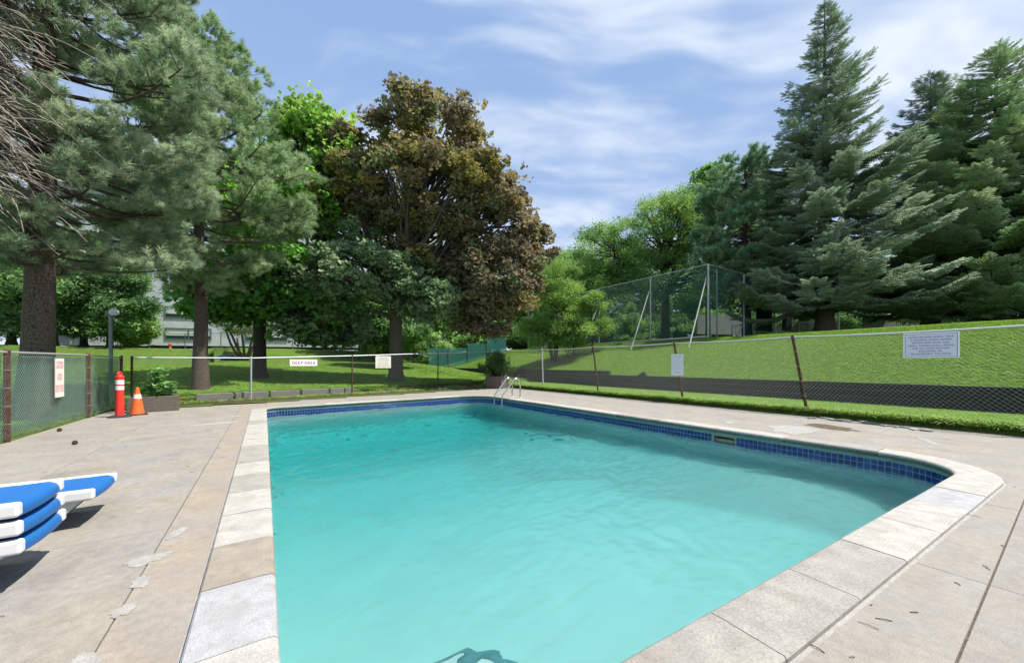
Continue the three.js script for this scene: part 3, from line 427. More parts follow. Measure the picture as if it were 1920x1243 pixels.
// low fence along the far bank and iron railing on the right
{
  const pts = []; for (let k = 0; k <= 9; k++) { const p = at(-40 + k * 3.6, 0, 37.5); p.y = height(p.x, p.z); pts.push([p.clone(), p.clone().setY(p.y + 1.5), mat.wireDark]); }
  fence('chain_link_fence', 'dark chain link fence along the bank below the white building', pts, { postR: 0.04, railR: 0.022, rail: mat.wireDark, wire: mat.wireDark, pitch: 0.2, wireR: 0.002 });
  const R = thing('iron_railing', 'black iron railing with thin vertical bars behind the spruces', 'railing'), iron = M({ color: lin(0.02, 0.02, 0.022), roughness: 0.6 });
  const a = at(20, 0, 34), b = at(48, 0, 27), n = 11;
  for (let k = 0; k < n; k++) { const p = a.clone().lerp(b, k / n), q = a.clone().lerp(b, (k + 1) / n); p.y = height(p.x, p.z); q.y = height(q.x, q.z); const g = new Geo(); for (const h of [0.15, 1.2]) g.tube([p.clone().setY(p.y + h), q.clone().setY(q.y + h)], 0.02, 4); for (let j = 0; j < 18; j++) { const s = p.clone().lerp(q, j / 18); g.tube([s.clone().setY(s.y + 0.1), s.clone().setY(s.y + 1.35)], j ? 0.010 : 0.035, 4); } part(R, 'railing_panel', g.build(), iron); }
  const gw = solo('boundary_wall', planarUV(new THREE.BoxGeometry(46, 2.0, 0.3)), M({ color: lin(0.36, 0.36, 0.37), map: rep(texConcrete, 0.1), roughness: 0.9 }), 'low grey masonry wall behind the iron railing', 'wall'); const m = at(42, 0, 44); gw.position.set(m.x, height(m.x, m.z) + 0.9, m.z); gw.rotation.y = -YAW + 0.2;
}
// ---------------------------------------------------------------- signs
function canvasTex(w, h, draw) { const c = document.createElement('canvas'); c.width = w; c.height = h; const x = c.getContext('2d'); draw(x, w, h); const t = new THREE.CanvasTexture(c); t.colorSpace = THREE.SRGBColorSpace; t.magFilter = THREE.LinearFilter; return t; }
function sign(label, w, h, p, turn, draw, o = {}) {
  const s = thing('sign', label, 'sign', p, turn); if (o.tilt) s.rotation.z = o.tilt;
  const b = part(s, 'panel', rbox(w, h, 0.006, 0.002, 1), mat.signWhite); b.position.z = -0.004;
  const k = 512 / Math.max(w, h), f = part(s, 'print', new THREE.PlaneGeometry(w - 0.004, h - 0.004), M({ map: canvasTex(Math.round(w * k), Math.round(h * k), draw), roughness: 0.5 })); f.position.z = 0.0035;
  for (const [x, y] of [[-1, 1], [1, 1], [-1, -1], [1, -1]]) { const e = part(s, 'tie', new THREE.TorusGeometry(0.012, 0.0018, 5, 10), mat.galv); e.position.set(x * (w / 2 - 0.015), y * (h / 2 - 0.015), 0.002); e.rotation.y = Math.PI / 2; }
  return s;
}
const text = (x, lines, cx, y0, dy, size, color, wmax, weight = 'bold') => { x.fillStyle = color; x.textAlign = 'center'; x.textBaseline = 'middle'; lines.forEach((l, i) => { x.font = `${weight} ${size}px sans-serif`; const m = x.measureText(l).width; x.save(); x.translate(cx, y0 + i * dy); if (m > wmax) x.scale(wmax / m, 1); x.fillText(l, 0, 0); x.restore(); }); };
const paper = (c) => (x, w, h) => { x.fillStyle = c; x.fillRect(0, 0, w, h); };
const scribble = (x, x0, x1, y, hgt, color, R) => { x.fillStyle = color; let p = x0; while (p < x1) { const w = hgt * (0.35 + R() * 0.5); x.fillRect(p, y - hgt * (0.3 + R() * 0.2), w * 0.75, hgt * (0.45 + R() * 0.4)); p += w + (R() < 0.18 ? hgt * 0.6 : hgt * 0.15); } };
sign('white upright sign with red capitals hung on the green meshed fence', 0.40, 0.80, V(FL + 0.035, 1.02, -11.63), Math.PI / 2, (x, w, h) => { paper('#f3e9e2')(x, w, h); const c = '#c26a6c'; text(x, ['CAUTION'], w / 2, h * 0.17, 0, h * 0.27, c, w * 0.78); text(x, ['AVOID'], w / 2, h * 0.48, 0, h * 0.24, c, w * 0.52); text(x, ['DEEP DIVES'], w / 2, h * 0.78, 0, h * 0.25, c, w * 0.92); }, { tilt: 0.0 });
const bz = Math.atan(0.209);
const onBack = (x, y, off = 0.04) => V(x, y, backFenceZ(x) + off);
sign('small white sign reading DEEP AREA in purple on the far fence', 0.98, 0.25, onBack(1.22, 1.36), bz, (x, w, h) => { paper('#efecee')(x, w, h); text(x, ['DEEP AREA'], w / 2, h * 0.53, 0, h * 0.72, '#8a3d78', w * 0.86); });
sign('cream notice with small lines of print on the far fence by the maple trunk', 0.74, 0.55, onBack(4.42, 1.40), bz, (x, w, h) => { paper('#d6d2c6')(x, w, h); const R = rng(3); for (let i = 0; i < 8; i++) { const m = i === 7 ? 0.12 : 0.14 + R() * 0.1; scribble(x, w * m, w * (1 - m), h * (0.14 + i * 0.105), h * (i === 7 ? 0.085 : 0.06), i === 7 ? '#55525a' : '#77706a', R); } });
sign('tall pale blue notice covered in fine print on a leaning rusty post', 0.46, 0.74, V(11.66, 1.28, -7.53), -Math.PI / 2, (x, w, h) => { paper('#d9e2ea')(x, w, h); x.strokeStyle = '#b9cbb9'; x.lineWidth = 6; x.strokeRect(3, 3, w - 6, h - 6); const R = rng(9); for (let i = 0; i < 9; i++) { const m = 0.12 + R() * 0.05, e = i === 0 ? 0.16 : R() * 0.25 + 0.08; scribble(x, w * m, w * (1 - e), h * (0.11 + i * 0.075), h * (i === 0 ? 0.04 : 0.03), i === 0 ? '#5d6a78' : '#8e98a8', R); } scribble(x, w * 0.3, w * 0.7, h * 0.84, h * 0.04, '#6f7f93', R); scribble(x, w * 0.32, w * 0.66, h * 0.89, h * 0.035, '#8a97a8', R); });
sign('wide white shower notice with a dark border line on the chain link fence', 0.80, 0.53, V(11.66, 1.70, -1.74), -Math.PI / 2, (x, w, h) => { paper('#d3dbe8')(x, w, h); x.fillStyle = '#e6ecf0'; x.fillRect(0, 0, w, h); x.fillStyle = '#ccd5e4'; x.fillRect(w * 0.035, h * 0.05, w * 0.93, h * 0.9); x.strokeStyle = '#3c4560'; x.lineWidth = 5; x.strokeRect(w * 0.035, h * 0.05, w * 0.93, h * 0.9); text(x, ['EVERY BATHER SHALL TAKE', 'A SHOWER USING WARM', 'WATER AND SOAP AND', 'SHALL THOROUGHLY RINSE', 'OFF ALL SOAP BEFORE', 'ENTERING OR', 'RE-ENTERING THE DECK'], w / 2, h * 0.17, h * 0.113, h * 0.095, '#7b5f74', w * 0.82); }, { tilt: 0 });
// ---------------------------------------------------------------- loungers
{
  const blue = new THREE.MeshPhysicalMaterial({ color: lin(0.010, 0.155, 0.50), map: rep(texWeave, 6), roughness: 0.6, sheen: 0.3, sheenColor: lin(0.3, 0.5, 0.9), sheenRoughness: 0.5 }), plastic = M({ color: lin(0.66, 0.66, 0.66), roughness: 0.38 }), plasticGrey = M({ color: lin(0.5, 0.5, 0.49), roughness: 0.45 });
  const L = 1.9, Wd = 0.58;                                  // along -x from the foot end at x = 0
  function lounger(label, p, legs) {
    const g = thing('sun_lounger', label, 'lounger', p, 0, undefined);
    // sling with a foot end that rolls over and down
    const prof = []; for (let k = 0; k <= 20; k++) { const u = k / 20; prof.push([-L + u * (L - 0.062), 0.302 - 0.010 * Math.sin(Math.PI * u)]); } for (let k = 1; k <= 8; k++) { const a = k / 8 * Math.PI / 2; prof.push([-0.062 + Math.sin(a) * 0.056, 0.302 - (1 - Math.cos(a)) * 0.056]); } prof.push([-0.008, 0.232], [-0.022, 0.222], [-0.06, 0.220]);
    const s = new Geo(), NZ = 10, top = [], W2 = Wd / 2 - 0.045; 
    for (const off of [0, -0.006]) { const rows = prof.map(([x, y], i) => { const r = []; for (let k = 0; k <= NZ; k++) { const z = -W2 + (k / NZ) * 2 * W2, e = 1 - Math.pow(Math.abs(2 * k / NZ - 1), 2), bow = i > 18 ? (Math.min(i, 26) - 18) / 8 * 0.016 * e : 0; r.push(V(x + bow * 0.6, y + off - 0.007 * e, z)); } return r; }); top.push(rows); }
    for (let i = 0; i < prof.length - 1; i++) for (let k = 0; k < NZ; k++) { const [A, B] = top; s.quad(A[i][k], A[i][k + 1], A[i + 1][k + 1], A[i + 1][k]); s.quad(B[i][k], B[i + 1][k], B[i + 1][k + 1], B[i][k + 1]); }
    const sg = s.build(); planarUV(sg); part(g, 'sling', sg, blue);
    for (const z of [-1, 1]) {
      const r = part(g, 'side_rail', rbox(L - 0.12, 0.05, 0.045, 0.016, 2), plastic); r.position.set(-L / 2 - 0.05, 0.285, z * (Wd / 2 - 0.025));
      const c = part(g, 'corner_cap', rbox(0.21, 0.082, 0.058, 0.018, 3), plastic); c.position.set(-0.103, 0.266, z * (Wd / 2 - 0.027));
    }
    if (legs) for (const x of [-0.10, -L + 0.30]) for (const z of [-1, 1]) {
      const lg = new Geo(), zz = z * (Wd / 2 - 0.045), foot = x - 0.22, t = 0.018; const q = [[x + 0.07, 0.262], [x - 0.09, 0.262], [foot - 0.10, 0.0], [foot + 0.03, 0.0]]; const a = q.map(([px, py]) => V(px, py, zz - t)), b = q.map(([px, py]) => V(px, py, zz + t));
      lg.quad(a[0], a[3], a[2], a[1]); lg.quad(b[0], b[1], b[2], b[3]); for (let k = 0; k < 4; k++) lg.quad(a[k], a[(k + 1) % 4], b[(k + 1) % 4], b[k]); part(g, 'leg', lg.build(), plasticGrey);
    }
    if (legs) for (const x of [-0.16, -L + 0.24]) { const c = part(g, 'cross_brace', rbox(0.05, 0.03, Wd - 0.12, 0.01, 1), plasticGrey); c.position.set(x, 0.20, 0); }
    return g;
  }
  lounger('blue sling sun lounger with white legs standing alone behind the stack', V(-1.15, 0, -4.60), true);
  lounger('bottom blue sun lounger of the stack of three', V(-1.16, 0, -3.58), true);
  lounger('middle blue sun lounger of the stack of three', V(-1.165, 0.105, -3.58), false);
  lounger('topmost blue sun lounger of the stack of three', V(-1.17, 0.21, -3.58), false);
}
// ---------------------------------------------------------------- cone, channelizer post, planters, lamp, kerb
{
  const orange = M({ color: lin(0.80, 0.13, 0.02), roughness: 0.5 }), red = M({ color: lin(0.74, 0.035, 0.025), roughness: 0.45 }), black = M({ color: lin(0.02, 0.02, 0.02), roughness: 0.8 }), refl = M({ color: lin(0.78, 0.76, 0.76), roughness: 0.35 });
  const c = thing('traffic_cone', 'orange traffic cone with one white band by the planter', 'cone', V(-2.78, 0, -13.35), 0.3);
  const b = part(c, 'base', rbox(0.37, 0.035, 0.37, 0.012), black); b.position.y = 0.018;
  part(c, 'cone_body', new THREE.LatheGeometry([[0.145, 0.035], [0.138, 0.055], [0.082, 0.40], [0.062, 0.52], [0.030, 0.69], [0.028, 0.705], [0, 0.71]].map(([x, y]) => new THREE.Vector2(x, y)), 28), orange);
  part(c, 'reflective_band', new THREE.LatheGeometry([[0.0835, 0.42], [0.0655, 0.53]].map(([x, y]) => new THREE.Vector2(x, y)), 28), refl);
  const d = thing('channelizer_post', 'red plastic channelizer post with white bands on a round black base', 'bollard', V(-3.02, 0, -13.0));
  part(d, 'base', new THREE.LatheGeometry([[0, 0.05], [0.10, 0.05], [0.17, 0.04], [0.215, 0.02], [0.22, 0], [0, 0]].map(([x, y]) => new THREE.Vector2(x, y)), 24), black);
  part(d, 'tube', new THREE.LatheGeometry([[0.085, 0.045], [0.082, 0.10], [0.075, 0.90], [0.082, 0.98], [0.088, 1.0], [0.07, 1.02], [0.035, 1.04], [0.03, 1.06], [0, 1.06]].map(([x, y]) => new THREE.Vector2(x, y)), 28), red);
  for (const [y, h] of [[0.72, 0.10], [0.86, 0.11]]) part(d, 'reflective_band', new THREE.CylinderGeometry(0.0795, 0.080, h, 28, 1, true), refl).position.y = y;
  const hd = part(d, 'grab_handle', new THREE.TorusGeometry(0.055, 0.02, 10, 20, Math.PI), red); hd.position.y = 1.05; hd.rotation.y = YAW + 0.5;
  const agg = M({ color: lin(0.29, 0.265, 0.24), map: rep(texDirt, 2.2), bumpMap: rep(bumpConcrete, 3), bumpScale: 0.008, roughness: 0.95 });
  function planter(label, p, turn, w, h, dp) { const g = thing('planter', label, 'planter', p, turn); const t = 0.07; const s = new Geo(); for (const [x, z, sx, sz] of [[0, dp / 2 - t / 2, w, t], [0, -dp / 2 + t / 2, w, t], [w / 2 - t / 2, 0, t, dp - 2 * t - 0.004], [-w / 2 + t / 2, 0, t, dp - 2 * t - 0.004]]) { const r = rbox(sx, h, sz, 0.015, 1); r.translate(x, h / 2, z); s.add(r); } part(g, 'tub', planarUV(s.build()), agg); part(g, 'soil', new THREE.BoxGeometry(w - 2 * t, 0.04, dp - 2 * t), mat.dirt).position.y = h - 0.09; return g; }
  planter('long low aggregate concrete planter behind the traffic cone', V(-2.62, 0, -14.15), bz, 1.05, 0.42, 0.48);
  planter('square concrete planter holding the dark green bush in the far corner', V(10.55, 0.0, -17.55), 0.6, 0.95, 0.66, 0.95);
  const lp = thing('lamp_post', 'grey steel lamp post with a round floodlight behind the fence corner', 'lamp', at(-13.95, 0, 13.0)); const steel = M({ color: lin(0.20, 0.23, 0.25), metalness: 0.4, roughness: 0.5 });
  lp.position.y = height(lp.position.x, lp.position.z); part(lp, 'pole', railTube([V(0, -0.1, 0), V(0, 2.95, 0)], [0.06, 0.05], 12), steel); const arm = part(lp, 'arm', railTube([V(0, 2.9, 0), V(0.16, 2.98, 0.1)], 0.03, 8), steel);
  const hd2 = new THREE.Group(); hd2.name = 'floodlight'; hd2.position.set(0.12, 2.93, 0.12); hd2.rotation.set(1.15, 0.5, 0); lp.add(hd2); part(hd2, 'housing', new THREE.LatheGeometry([[0, -0.12], [0.08, -0.11], [0.14, -0.04], [0.16, 0.05], [0.15, 0.06]].map(([x, y]) => new THREE.Vector2(x, y)), 24), M({ color: lin(0.03, 0.03, 0.03), roughness: 0.5 })); part(hd2, 'lens', new THREE.SphereGeometry(0.145, 20, 8, 0, Math.PI * 2, 0, Math.PI / 2).scale(1, 0.35, 1), M({ color: lin(0.6, 0.62, 0.62), roughness: 0.2 })).position.y = 0.045;
  // concrete kerb pieces edging the raised lawn
  const kb = thing('concrete_kerb', 'weathered concrete kerb edging the lawn under the far fence', 'kerb');
  for (let k = 0; k < 5; k++) { const x0 = -2.0 + k * 1.05, z = backFenceZ(x0 + 0.5) - 0.36; const g = part(kb, 'kerb_stone', planarUV(rbox(1.0, 0.26, 0.2, 0.02, 1)), mat.concreteGrey); g.position.set(x0 + 0.5, 0.16, z); g.rotation.y = bz; }
  // broken mortar, cones and twigs on the paving
  const R = rng(44);
  for (let k = 0; k < 13; k++) { const pts = [], a = 0.06 + R() * 0.14, n = 6 + Math.floor(R() * 3); for (let j = 0; j < n; j++) { const t = j / n * 6.283; pts.push(new THREE.Vector2(Math.cos(t) * a * (0.6 + R() * 0.6), Math.sin(t) * a * 0.5 * (0.6 + R() * 0.6))); } const g = new THREE.ExtrudeGeometry(new THREE.Shape(pts), { depth: 0.012 + R() * 0.012, bevelEnabled: true, bevelSize: 0.004, bevelThickness: 0.004, bevelSegments: 1 }); g.rotateX(-Math.PI / 2); planarUV(g); const m = solo('mortar_chunk', g, k % 3 ? mat.mortar : mat.concreteGrey, 'flat broken piece of pale mortar lying by the grass verge', 'rubble', 'broken mortar pieces at the edge of the grass'); m.position.set(10.75 + R() * 0.55, 0.006, -1.6 - k * 0.155 - R() * 0.1); m.rotation.set((R() - 0.5) * 0.15, R() * 6, (R() - 0.5) * 0.15); }
  const coneMat = M({ color: lin(0.10, 0.06, 0.035), roughness: 0.9 });
  for (const [x, z, l] of [[-2.6, -9.0, 'pine cone lying alone on the open concrete deck'], [-3.35, -10.9, 'pine cone lying against the foot of the green fence']]) { const g = new Geo(); for (let k = 0; k < 7; k++) for (let j = 0; j < 7; j++) { const t = (j + k * 0.5) / 7 * 6.283, r = Math.sin((k + 1) / 8 * Math.PI) * 0.032 + 0.004, y = k * 0.011; g.tube([V(Math.cos(t) * r * 0.5, y, Math.sin(t) * r * 0.5), V(Math.cos(t) * r, y + 0.008, Math.sin(t) * r)], [0.009, 0.005], 4); } const m = solo('pine_cone', g.build(), coneMat, l, 'pine cone'); m.position.set(x, 0.03, z); m.rotation.set(0, R() * 3, 1.5); }
  const tw = new Geo(); for (let k = 0; k < 90; k++) { const s = k < 50; let x = s ? 0.2 + R() * 7 : -3.3 + R() * 2.9, z = s ? -0.72 + R() * 0.75 * R() : -1 - R() * 11; if (s && k % 3 === 0) z = -0.62; const a = R() * 6.3, l = 0.02 + R() * 0.06; const y = s && z < -0.72 ? 0.042 : 0.004; tw.tube([V(x, y, z), V(x + Math.cos(a) * l * 0.5, y + 0.004, z + Math.sin(a) * l * 0.5 + 0.004), V(x + Math.cos(a) * l, y, z + Math.sin(a) * l)], 0.0012 + R() * 0.0015, 4, false); }
  const two = new THREE.Mesh(tw.build(), M({ color: lin(0.09, 0.06, 0.04), roughness: 1 })); two.name = 'fallen_twigs'; two.userData.kind = 'stuff'; tag(two, 'scattered twigs and pine needles on the concrete paving', 'twigs'); scene.add(two);
}

// ---------------------------------------------------------------- vegetation: leaf-sized faces set through each crown
function leafCluster(seed, n, spread, size, lobed) {
  const R = rng(seed), g = new Geo();
  for (let k = 0; k < n; k++) {
    const c = V((R() - 0.5) * 2 * spread, (R() - 0.5) * 1.4 * spread, (R() - 0.5) * 2 * spread), nrm = V((R() - 0.5) * 1.5, 0.55 + R() * 0.7, (R() - 0.5) * 1.5).normalize(), a = R() * 6.283; let t = V(Math.cos(a), 0, Math.sin(a)); t.sub(nrm.clone().multiplyScalar(t.dot(nrm))).normalize(); const b = nrm.clone().cross(t), s = size * (0.7 + R() * 0.6), fold = 0.12 + R() * 0.2;
    const o = lobed ? [[0, -0.5], [0.34, -0.30], [0.55, -0.02], [0.24, 0.10], [0.36, 0.40], [0, 0.62], [-0.36, 0.40], [-0.24, 0.10], [-0.55, -0.02], [-0.34, -0.30]] : [[0, -0.6], [0.26, -0.1], [0.17, 0.35], [0, 0.65], [-0.17, 0.35], [-0.26, -0.1]];
    const P = o.map(([x, y]) => c.clone().addScaledVector(b, x * s).addScaledVector(t, y * s).addScaledVector(nrm, Math.abs(x) * s * fold * 2 - (y > 0.3 ? (y - 0.3) * s * 0.3 : 0)));
    const half = o.length / 2; for (const [f, e] of [[1, half], [half, o.length - 1]]) { const fn = P[f].clone().sub(P[0]).cross(P[e].clone().sub(P[0])).normalize(), i0 = g.p.length / 3; for (const q of P) g.vert(q, fn); for (let j = f; j < e; j++) g.i.push(i0, i0 + j, i0 + j + 1); }
  }
  return g.build();
}
function needleTuft(seed, n, len, nl, w) {          // bottle-brush shoot pointing along +y
  const R = rng(seed), g = new Geo(); g.tube([V(0, 0, 0), V(0, len, 0)], [0.006, 0.004], 3, false);
  for (let k = 0; k < n; k++) { const y = len * (0.15 + 0.85 * R()), a = R() * 6.283, up = 0.35 + R() * 0.75, d = V(Math.cos(a), up, Math.sin(a)).normalize(), p = V(0, y, 0), l = nl * (0.75 + R() * 0.4), s = d.clone().cross(V(R() - 0.5, R() - 0.5, R() - 0.5)).normalize().multiplyScalar(w); const q = p.clone().addScaledVector(d, l); const nn = d.clone().cross(s).normalize(); const i0 = g.p.length / 3; g.vert(p.clone().add(s), nn); g.vert(p.clone().sub(s), nn); g.vert(q, nn); g.i.push(i0, i0 + 1, i0 + 2); }
  return g.build();
}
function spruceSpray(seed) {                        // flat branchlet pointing along +z, needles all round its twigs
  const R = rng(seed), g = new Geo();
  const twig = (a, b, r) => { const m = a.clone().lerp(b, 0.45); g.tube([a, m, b], [r * 0.5, r * 0.75, 0.002], 3, false); const d = b.clone().sub(a), L = d.length(); d.normalize(); const n = Math.round(L / 0.013); for (let k = 0; k < n; k++) { const p = a.clone().lerp(b, (k + R()) / n), o = V(R() - 0.5, R() - 0.35, R() - 0.5); o.sub(d.clone().multiplyScalar(o.dot(d))).normalize(); const e = p.clone().addScaledVector(o, r * 1.7).addScaledVector(d, 0.022), s = o.clone().cross(d).multiplyScalar(0.006), fn = e.clone().sub(p).cross(s).normalize(); const i0 = g.p.length / 3; g.vert(p.clone().add(s), fn); g.vert(p.clone().sub(s), fn); g.vert(e, fn); g.i.push(i0, i0 + 1, i0 + 2); } };
  twig(V(0, 0, 0), V(0, -0.02, 0.52), 0.022);
  for (let k = 0; k < 7; k++) for (const s of [-1, 1]) { const z = 0.04 + k * 0.066 + R() * 0.02, l = 0.24 * (1 - k * 0.10) * (0.8 + R() * 0.35), a = 0.75 + R() * 0.25; twig(V(0, -0.003, z), V(s * Math.sin(a) * l, -0.02 - R() * 0.05, z + Math.cos(a) * l), 0.020); }
  return g.build();
}
const clusterMaple = leafCluster(1, 8, 0.20, 0.155, true), clusterSmall = leafCluster(2, 11, 0.22, 0.10, false), clusterFar = leafCluster(3, 9, 0.36, 0.22, false), clusterBroad = leafCluster(4, 9, 0.32, 0.20, true);
const tuftLong = needleTuft(5, 54, 0.20, 0.155, 0.0060), tuftMid = needleTuft(6, 44, 0.18, 0.13, 0.0075), spray = spruceSpray(7), bushSprig = needleTuft(8, 40, 0.16, 0.05, 0.008);

function crown(parent, geo, material, items, name = 'crown') {   // items: [position, quaternion, scale, colour]
  const m = new THREE.InstancedMesh(geo, material, items.length), M4 = new THREE.Matrix4(), S = V(1, 1, 1);
  items.forEach(([p, q, s, c], i) => { S.set(s, s, s); M4.compose(p, q, S); m.setMatrixAt(i, M4); m.setColorAt(i, c); });
  m.name = name; m.userData.kind = 'stuff'; m.castShadow = m.receiveShadow = true; m.frustumCulled = false; parent.add(m); return m;
}
const randQ = (R, tilt = 0.6) => new THREE.Quaternion().setFromEuler(new THREE.Euler((R() - 0.5) * 2 * tilt, R() * 6.283, (R() - 0.5) * 2 * tilt, 'YXZ'));
const gauss = (R) => (R() + R() + R() - 1.5) * 1.15;
const vary = (c, R, a = 0.25) => { const k = 1.14 + (R() - 0.5) * 2 * a, h = (R() - 0.5) * 0.25 * a; return lin(Math.max(0.002, c[0] * (k + h)), Math.max(0.002, c[1] * k), Math.max(0.002, c[2] * (k - h))); };
const offs = (o) => V(o[0] * CS + o[2] * SN, o[1], o[0] * SN - o[2] * CS);        // right, up, ahead -> world axes
function bend(a, b, sag, R, n = 5) { const out = []; const j = V((R() - 0.5), (R() - 0.5), (R() - 0.5)).multiplyScalar(a.distanceTo(b) * 0.10); for (let k = 0; k <= n; k++) { const t = k / n, p = a.clone().lerp(b, t); p.y += Math.sin(Math.PI * t) * sag; p.addScaledVector(j, Math.sin(Math.PI * t)); out.push(p); } return out; }

// broad-leaved tree: a forking trunk, one limb to each part of the crown, twigs to each clump of leaves
function broadleaf(name, label, base, o) {
  const R = rng(o.seed), g = thing(name, label, o.cat ?? 'tree', base, 0, o.group); const tr = new Geo(), br = new Geo();
  const fork = V(o.lean?.[0] ?? 0, o.fork, o.lean?.[1] ?? 0), r0 = o.r;
  if (o.stems) { for (let k = 0; k < o.stems; k++) { const a = k / o.stems * 6.283 + R(), q = V(Math.cos(a) * r0 * 3.2, 0, Math.sin(a) * r0 * 3.2); tr.tube(bend(q.clone().multiplyScalar(0.35).setY(-0.15), V(q.x * (2 + R() * 2), o.fork * (0.8 + R() * 0.5), q.z * (2 + R() * 2)), 0, R), [1, 0.9, 0.8, 0.7, 0.6, 0.5].map((k2) => k2 * r0), 7); } }
  else tr.tube([V(0, -0.25, 0), V(0.0, 0.05, 0), V(fork.x * 0.1, o.fork * 0.14, fork.z * 0.1), V(fork.x * 0.45, o.fork * 0.5, fork.z * 0.45), fork], [1.75, 1.35, 1.05, 0.94, 0.86].map((k) => k * r0), 14);
  const items = [];
  for (const b of o.blobs) {
    const c = offs(b.c), limbR = Math.min(r0 * 0.6, 0.06 + r0 * 0.16 * Math.cbrt(b.r[0] * b.r[1] * b.r[2])), limb = bend(fork.clone().add(V(0, -0.15, 0)), c, (b.arch ?? 0.12) * fork.distanceTo(c), R, 7);
    if (!b.nolimb) br.tube(limb, limb.map((_, k) => limbR * (1 - k / 8.5)), 8);
    for (let k = 0; k < b.n; k++) {
      const d = V(R() * 2 - 1, R() * 2 - 1, R() * 2 - 1); if (d.lengthSq() > 1) { k--; continue; } const L = d.length() || 1; d.multiplyScalar(Math.pow(L, 0.45) / L);
      const loc = V(d.x * b.r[0], d.y * b.r[1], d.z * b.r[2]), cc = c.clone().add(offs([loc.x, loc.y, loc.z]));
      const lp = limb[2 + Math.floor(R() * 5)]; if (R() < (o.twigs ?? 0.75)) br.tube(bend(b.nolimb ? c.clone().lerp(cc, 0.2) : lp, cc, (b.droop ?? 0.06) * lp.distanceTo(cc), R, 4), [1, 0.8, 0.6, 0.4, 0.2].map((x) => x * limbR * 0.34 + 0.008), 5, false);
      const sz = (o.clump ?? 0.62) * (0.6 + R() * 0.8), col = b.col[Math.floor(R() * b.col.length)], nk = Math.round((o.per ?? 34) * (0.5 + R()));
      for (let j = 0; j < nk; j++) items.push([cc.clone().add(V(gauss(R) * sz, gauss(R) * sz * 0.55 - (b.hang ?? 0) * R(), gauss(R) * sz)), randQ(R, 0.7), (o.leaf ?? 1) * (0.7 + R() * 0.6), vary(col, R, 0.35)]);
    }
  }
  part(g, 'trunk', tr.build(), o.bark); if (br.i.length) part(g, 'branches', br.build(), o.bark);
  crown(g, o.geo, mat.leaf, items); return g;
}
// pine: whorls of upswept branches ending in brushes of long needles
function pine(name, label, base, o) {
  const R = rng(o.seed), g = thing(name, label, 'tree', base, 0, o.group), tr = new Geo(), br = new Geo(), items = [], up = V(0, 1, 0), q = new THREE.Quaternion(), H = o.H, lean = o.lean ?? [0, 0];
  const axis = (h) => V(lean[0] * h / H, h, lean[1] * h / H);
  const pts = [], rad = []; for (let k = 0; k <= 10; k++) { const h = k ? H * k / 10 * 0.98 : -0.25; pts.push(axis(h).add(V(n2(k * 0.6, o.seed) * 0.06 * k / 3, 0, n2(k * 0.6, o.seed + 9) * 0.06 * k / 3))); rad.push(o.r * (k ? Math.pow(1 - k / 10.6, 0.8) : 1.3)); }
  tr.tube(pts, rad, 14); part(g, 'trunk', tr.build(), o.bark ?? mat.barkPine);
  for (let h = o.h0; h < H - 0.2; h += o.step * (0.8 + R() * 0.4)) {
    const n = 4 + Math.floor(R() * 3);
    for (let k = 0; k < n; k++) {
      const az = R() * 6.283, dirR = Math.cos(az), dirA = Math.sin(az), L = o.prof(h, dirR, dirA) * (0.62 + R() * 0.5); if (L < 0.15) continue;
      const d = offs([dirR, 0, dirA]), a = axis(h), e = a.clone().addScaledVector(d, L).add(V(0, L * (o.rise ?? 0.16) + (R() - 0.5) * 0.4, 0)), cur = bend(a, e, -0.10 * L, R, 6); br.tube(cur, cur.map((_, i) => (0.022 + L * 0.012) * (1 - i / 7.2)), 5, false);
      const m = Math.max(3, Math.round(L * (o.dens ?? 4.2)));
      for (let j = 0; j < m; j++) {
        const t = 0.32 + 0.68 * Math.sqrt((j + R()) / m), bp = cur[Math.min(5, Math.floor(t * 6))].clone().lerp(cur[Math.min(6, Math.floor(t * 6) + 1)], t * 6 % 1), side = V(-d.z, 0, d.x).multiplyScalar((R() - 0.5) * 1.5 * Math.min(0.9, L * 0.42)), tip = bp.clone().add(side).addScaledVector(d, 0.15 + R() * 0.25).add(V(0, 0.05 + R() * 0.25, 0));
        if (R() < 0.6) br.tube([bp, bp.clone().lerp(tip, 0.5).add(V(0, -0.03, 0)), tip], [0.011, 0.009, 0.006], 4, false);
        const col = o.col[Math.floor(R() * o.col.length)], nt = Math.round((o.per ?? 8) * (0.6 + R() * 0.8));
        for (let i = 0; i < nt; i++) { const pd = tip.clone().sub(bp).normalize().add(V((R() - 0.5) * 1.8, R() * 1.1, (R() - 0.5) * 1.8)).normalize(); q.setFromUnitVectors(up, pd); items.push([tip.clone().add(V(gauss(R), gauss(R) * 0.7, gauss(R)).multiplyScalar(0.20)), q.clone(), (o.size ?? 1) * (0.75 + R() * 0.5), vary(col, R, 0.3)]); }
      }
    }
  }
  part(g, 'branches', br.build(), o.twigMat ?? mat.barkPine); crown(g, o.geo, mat.needle, items); return g;
}
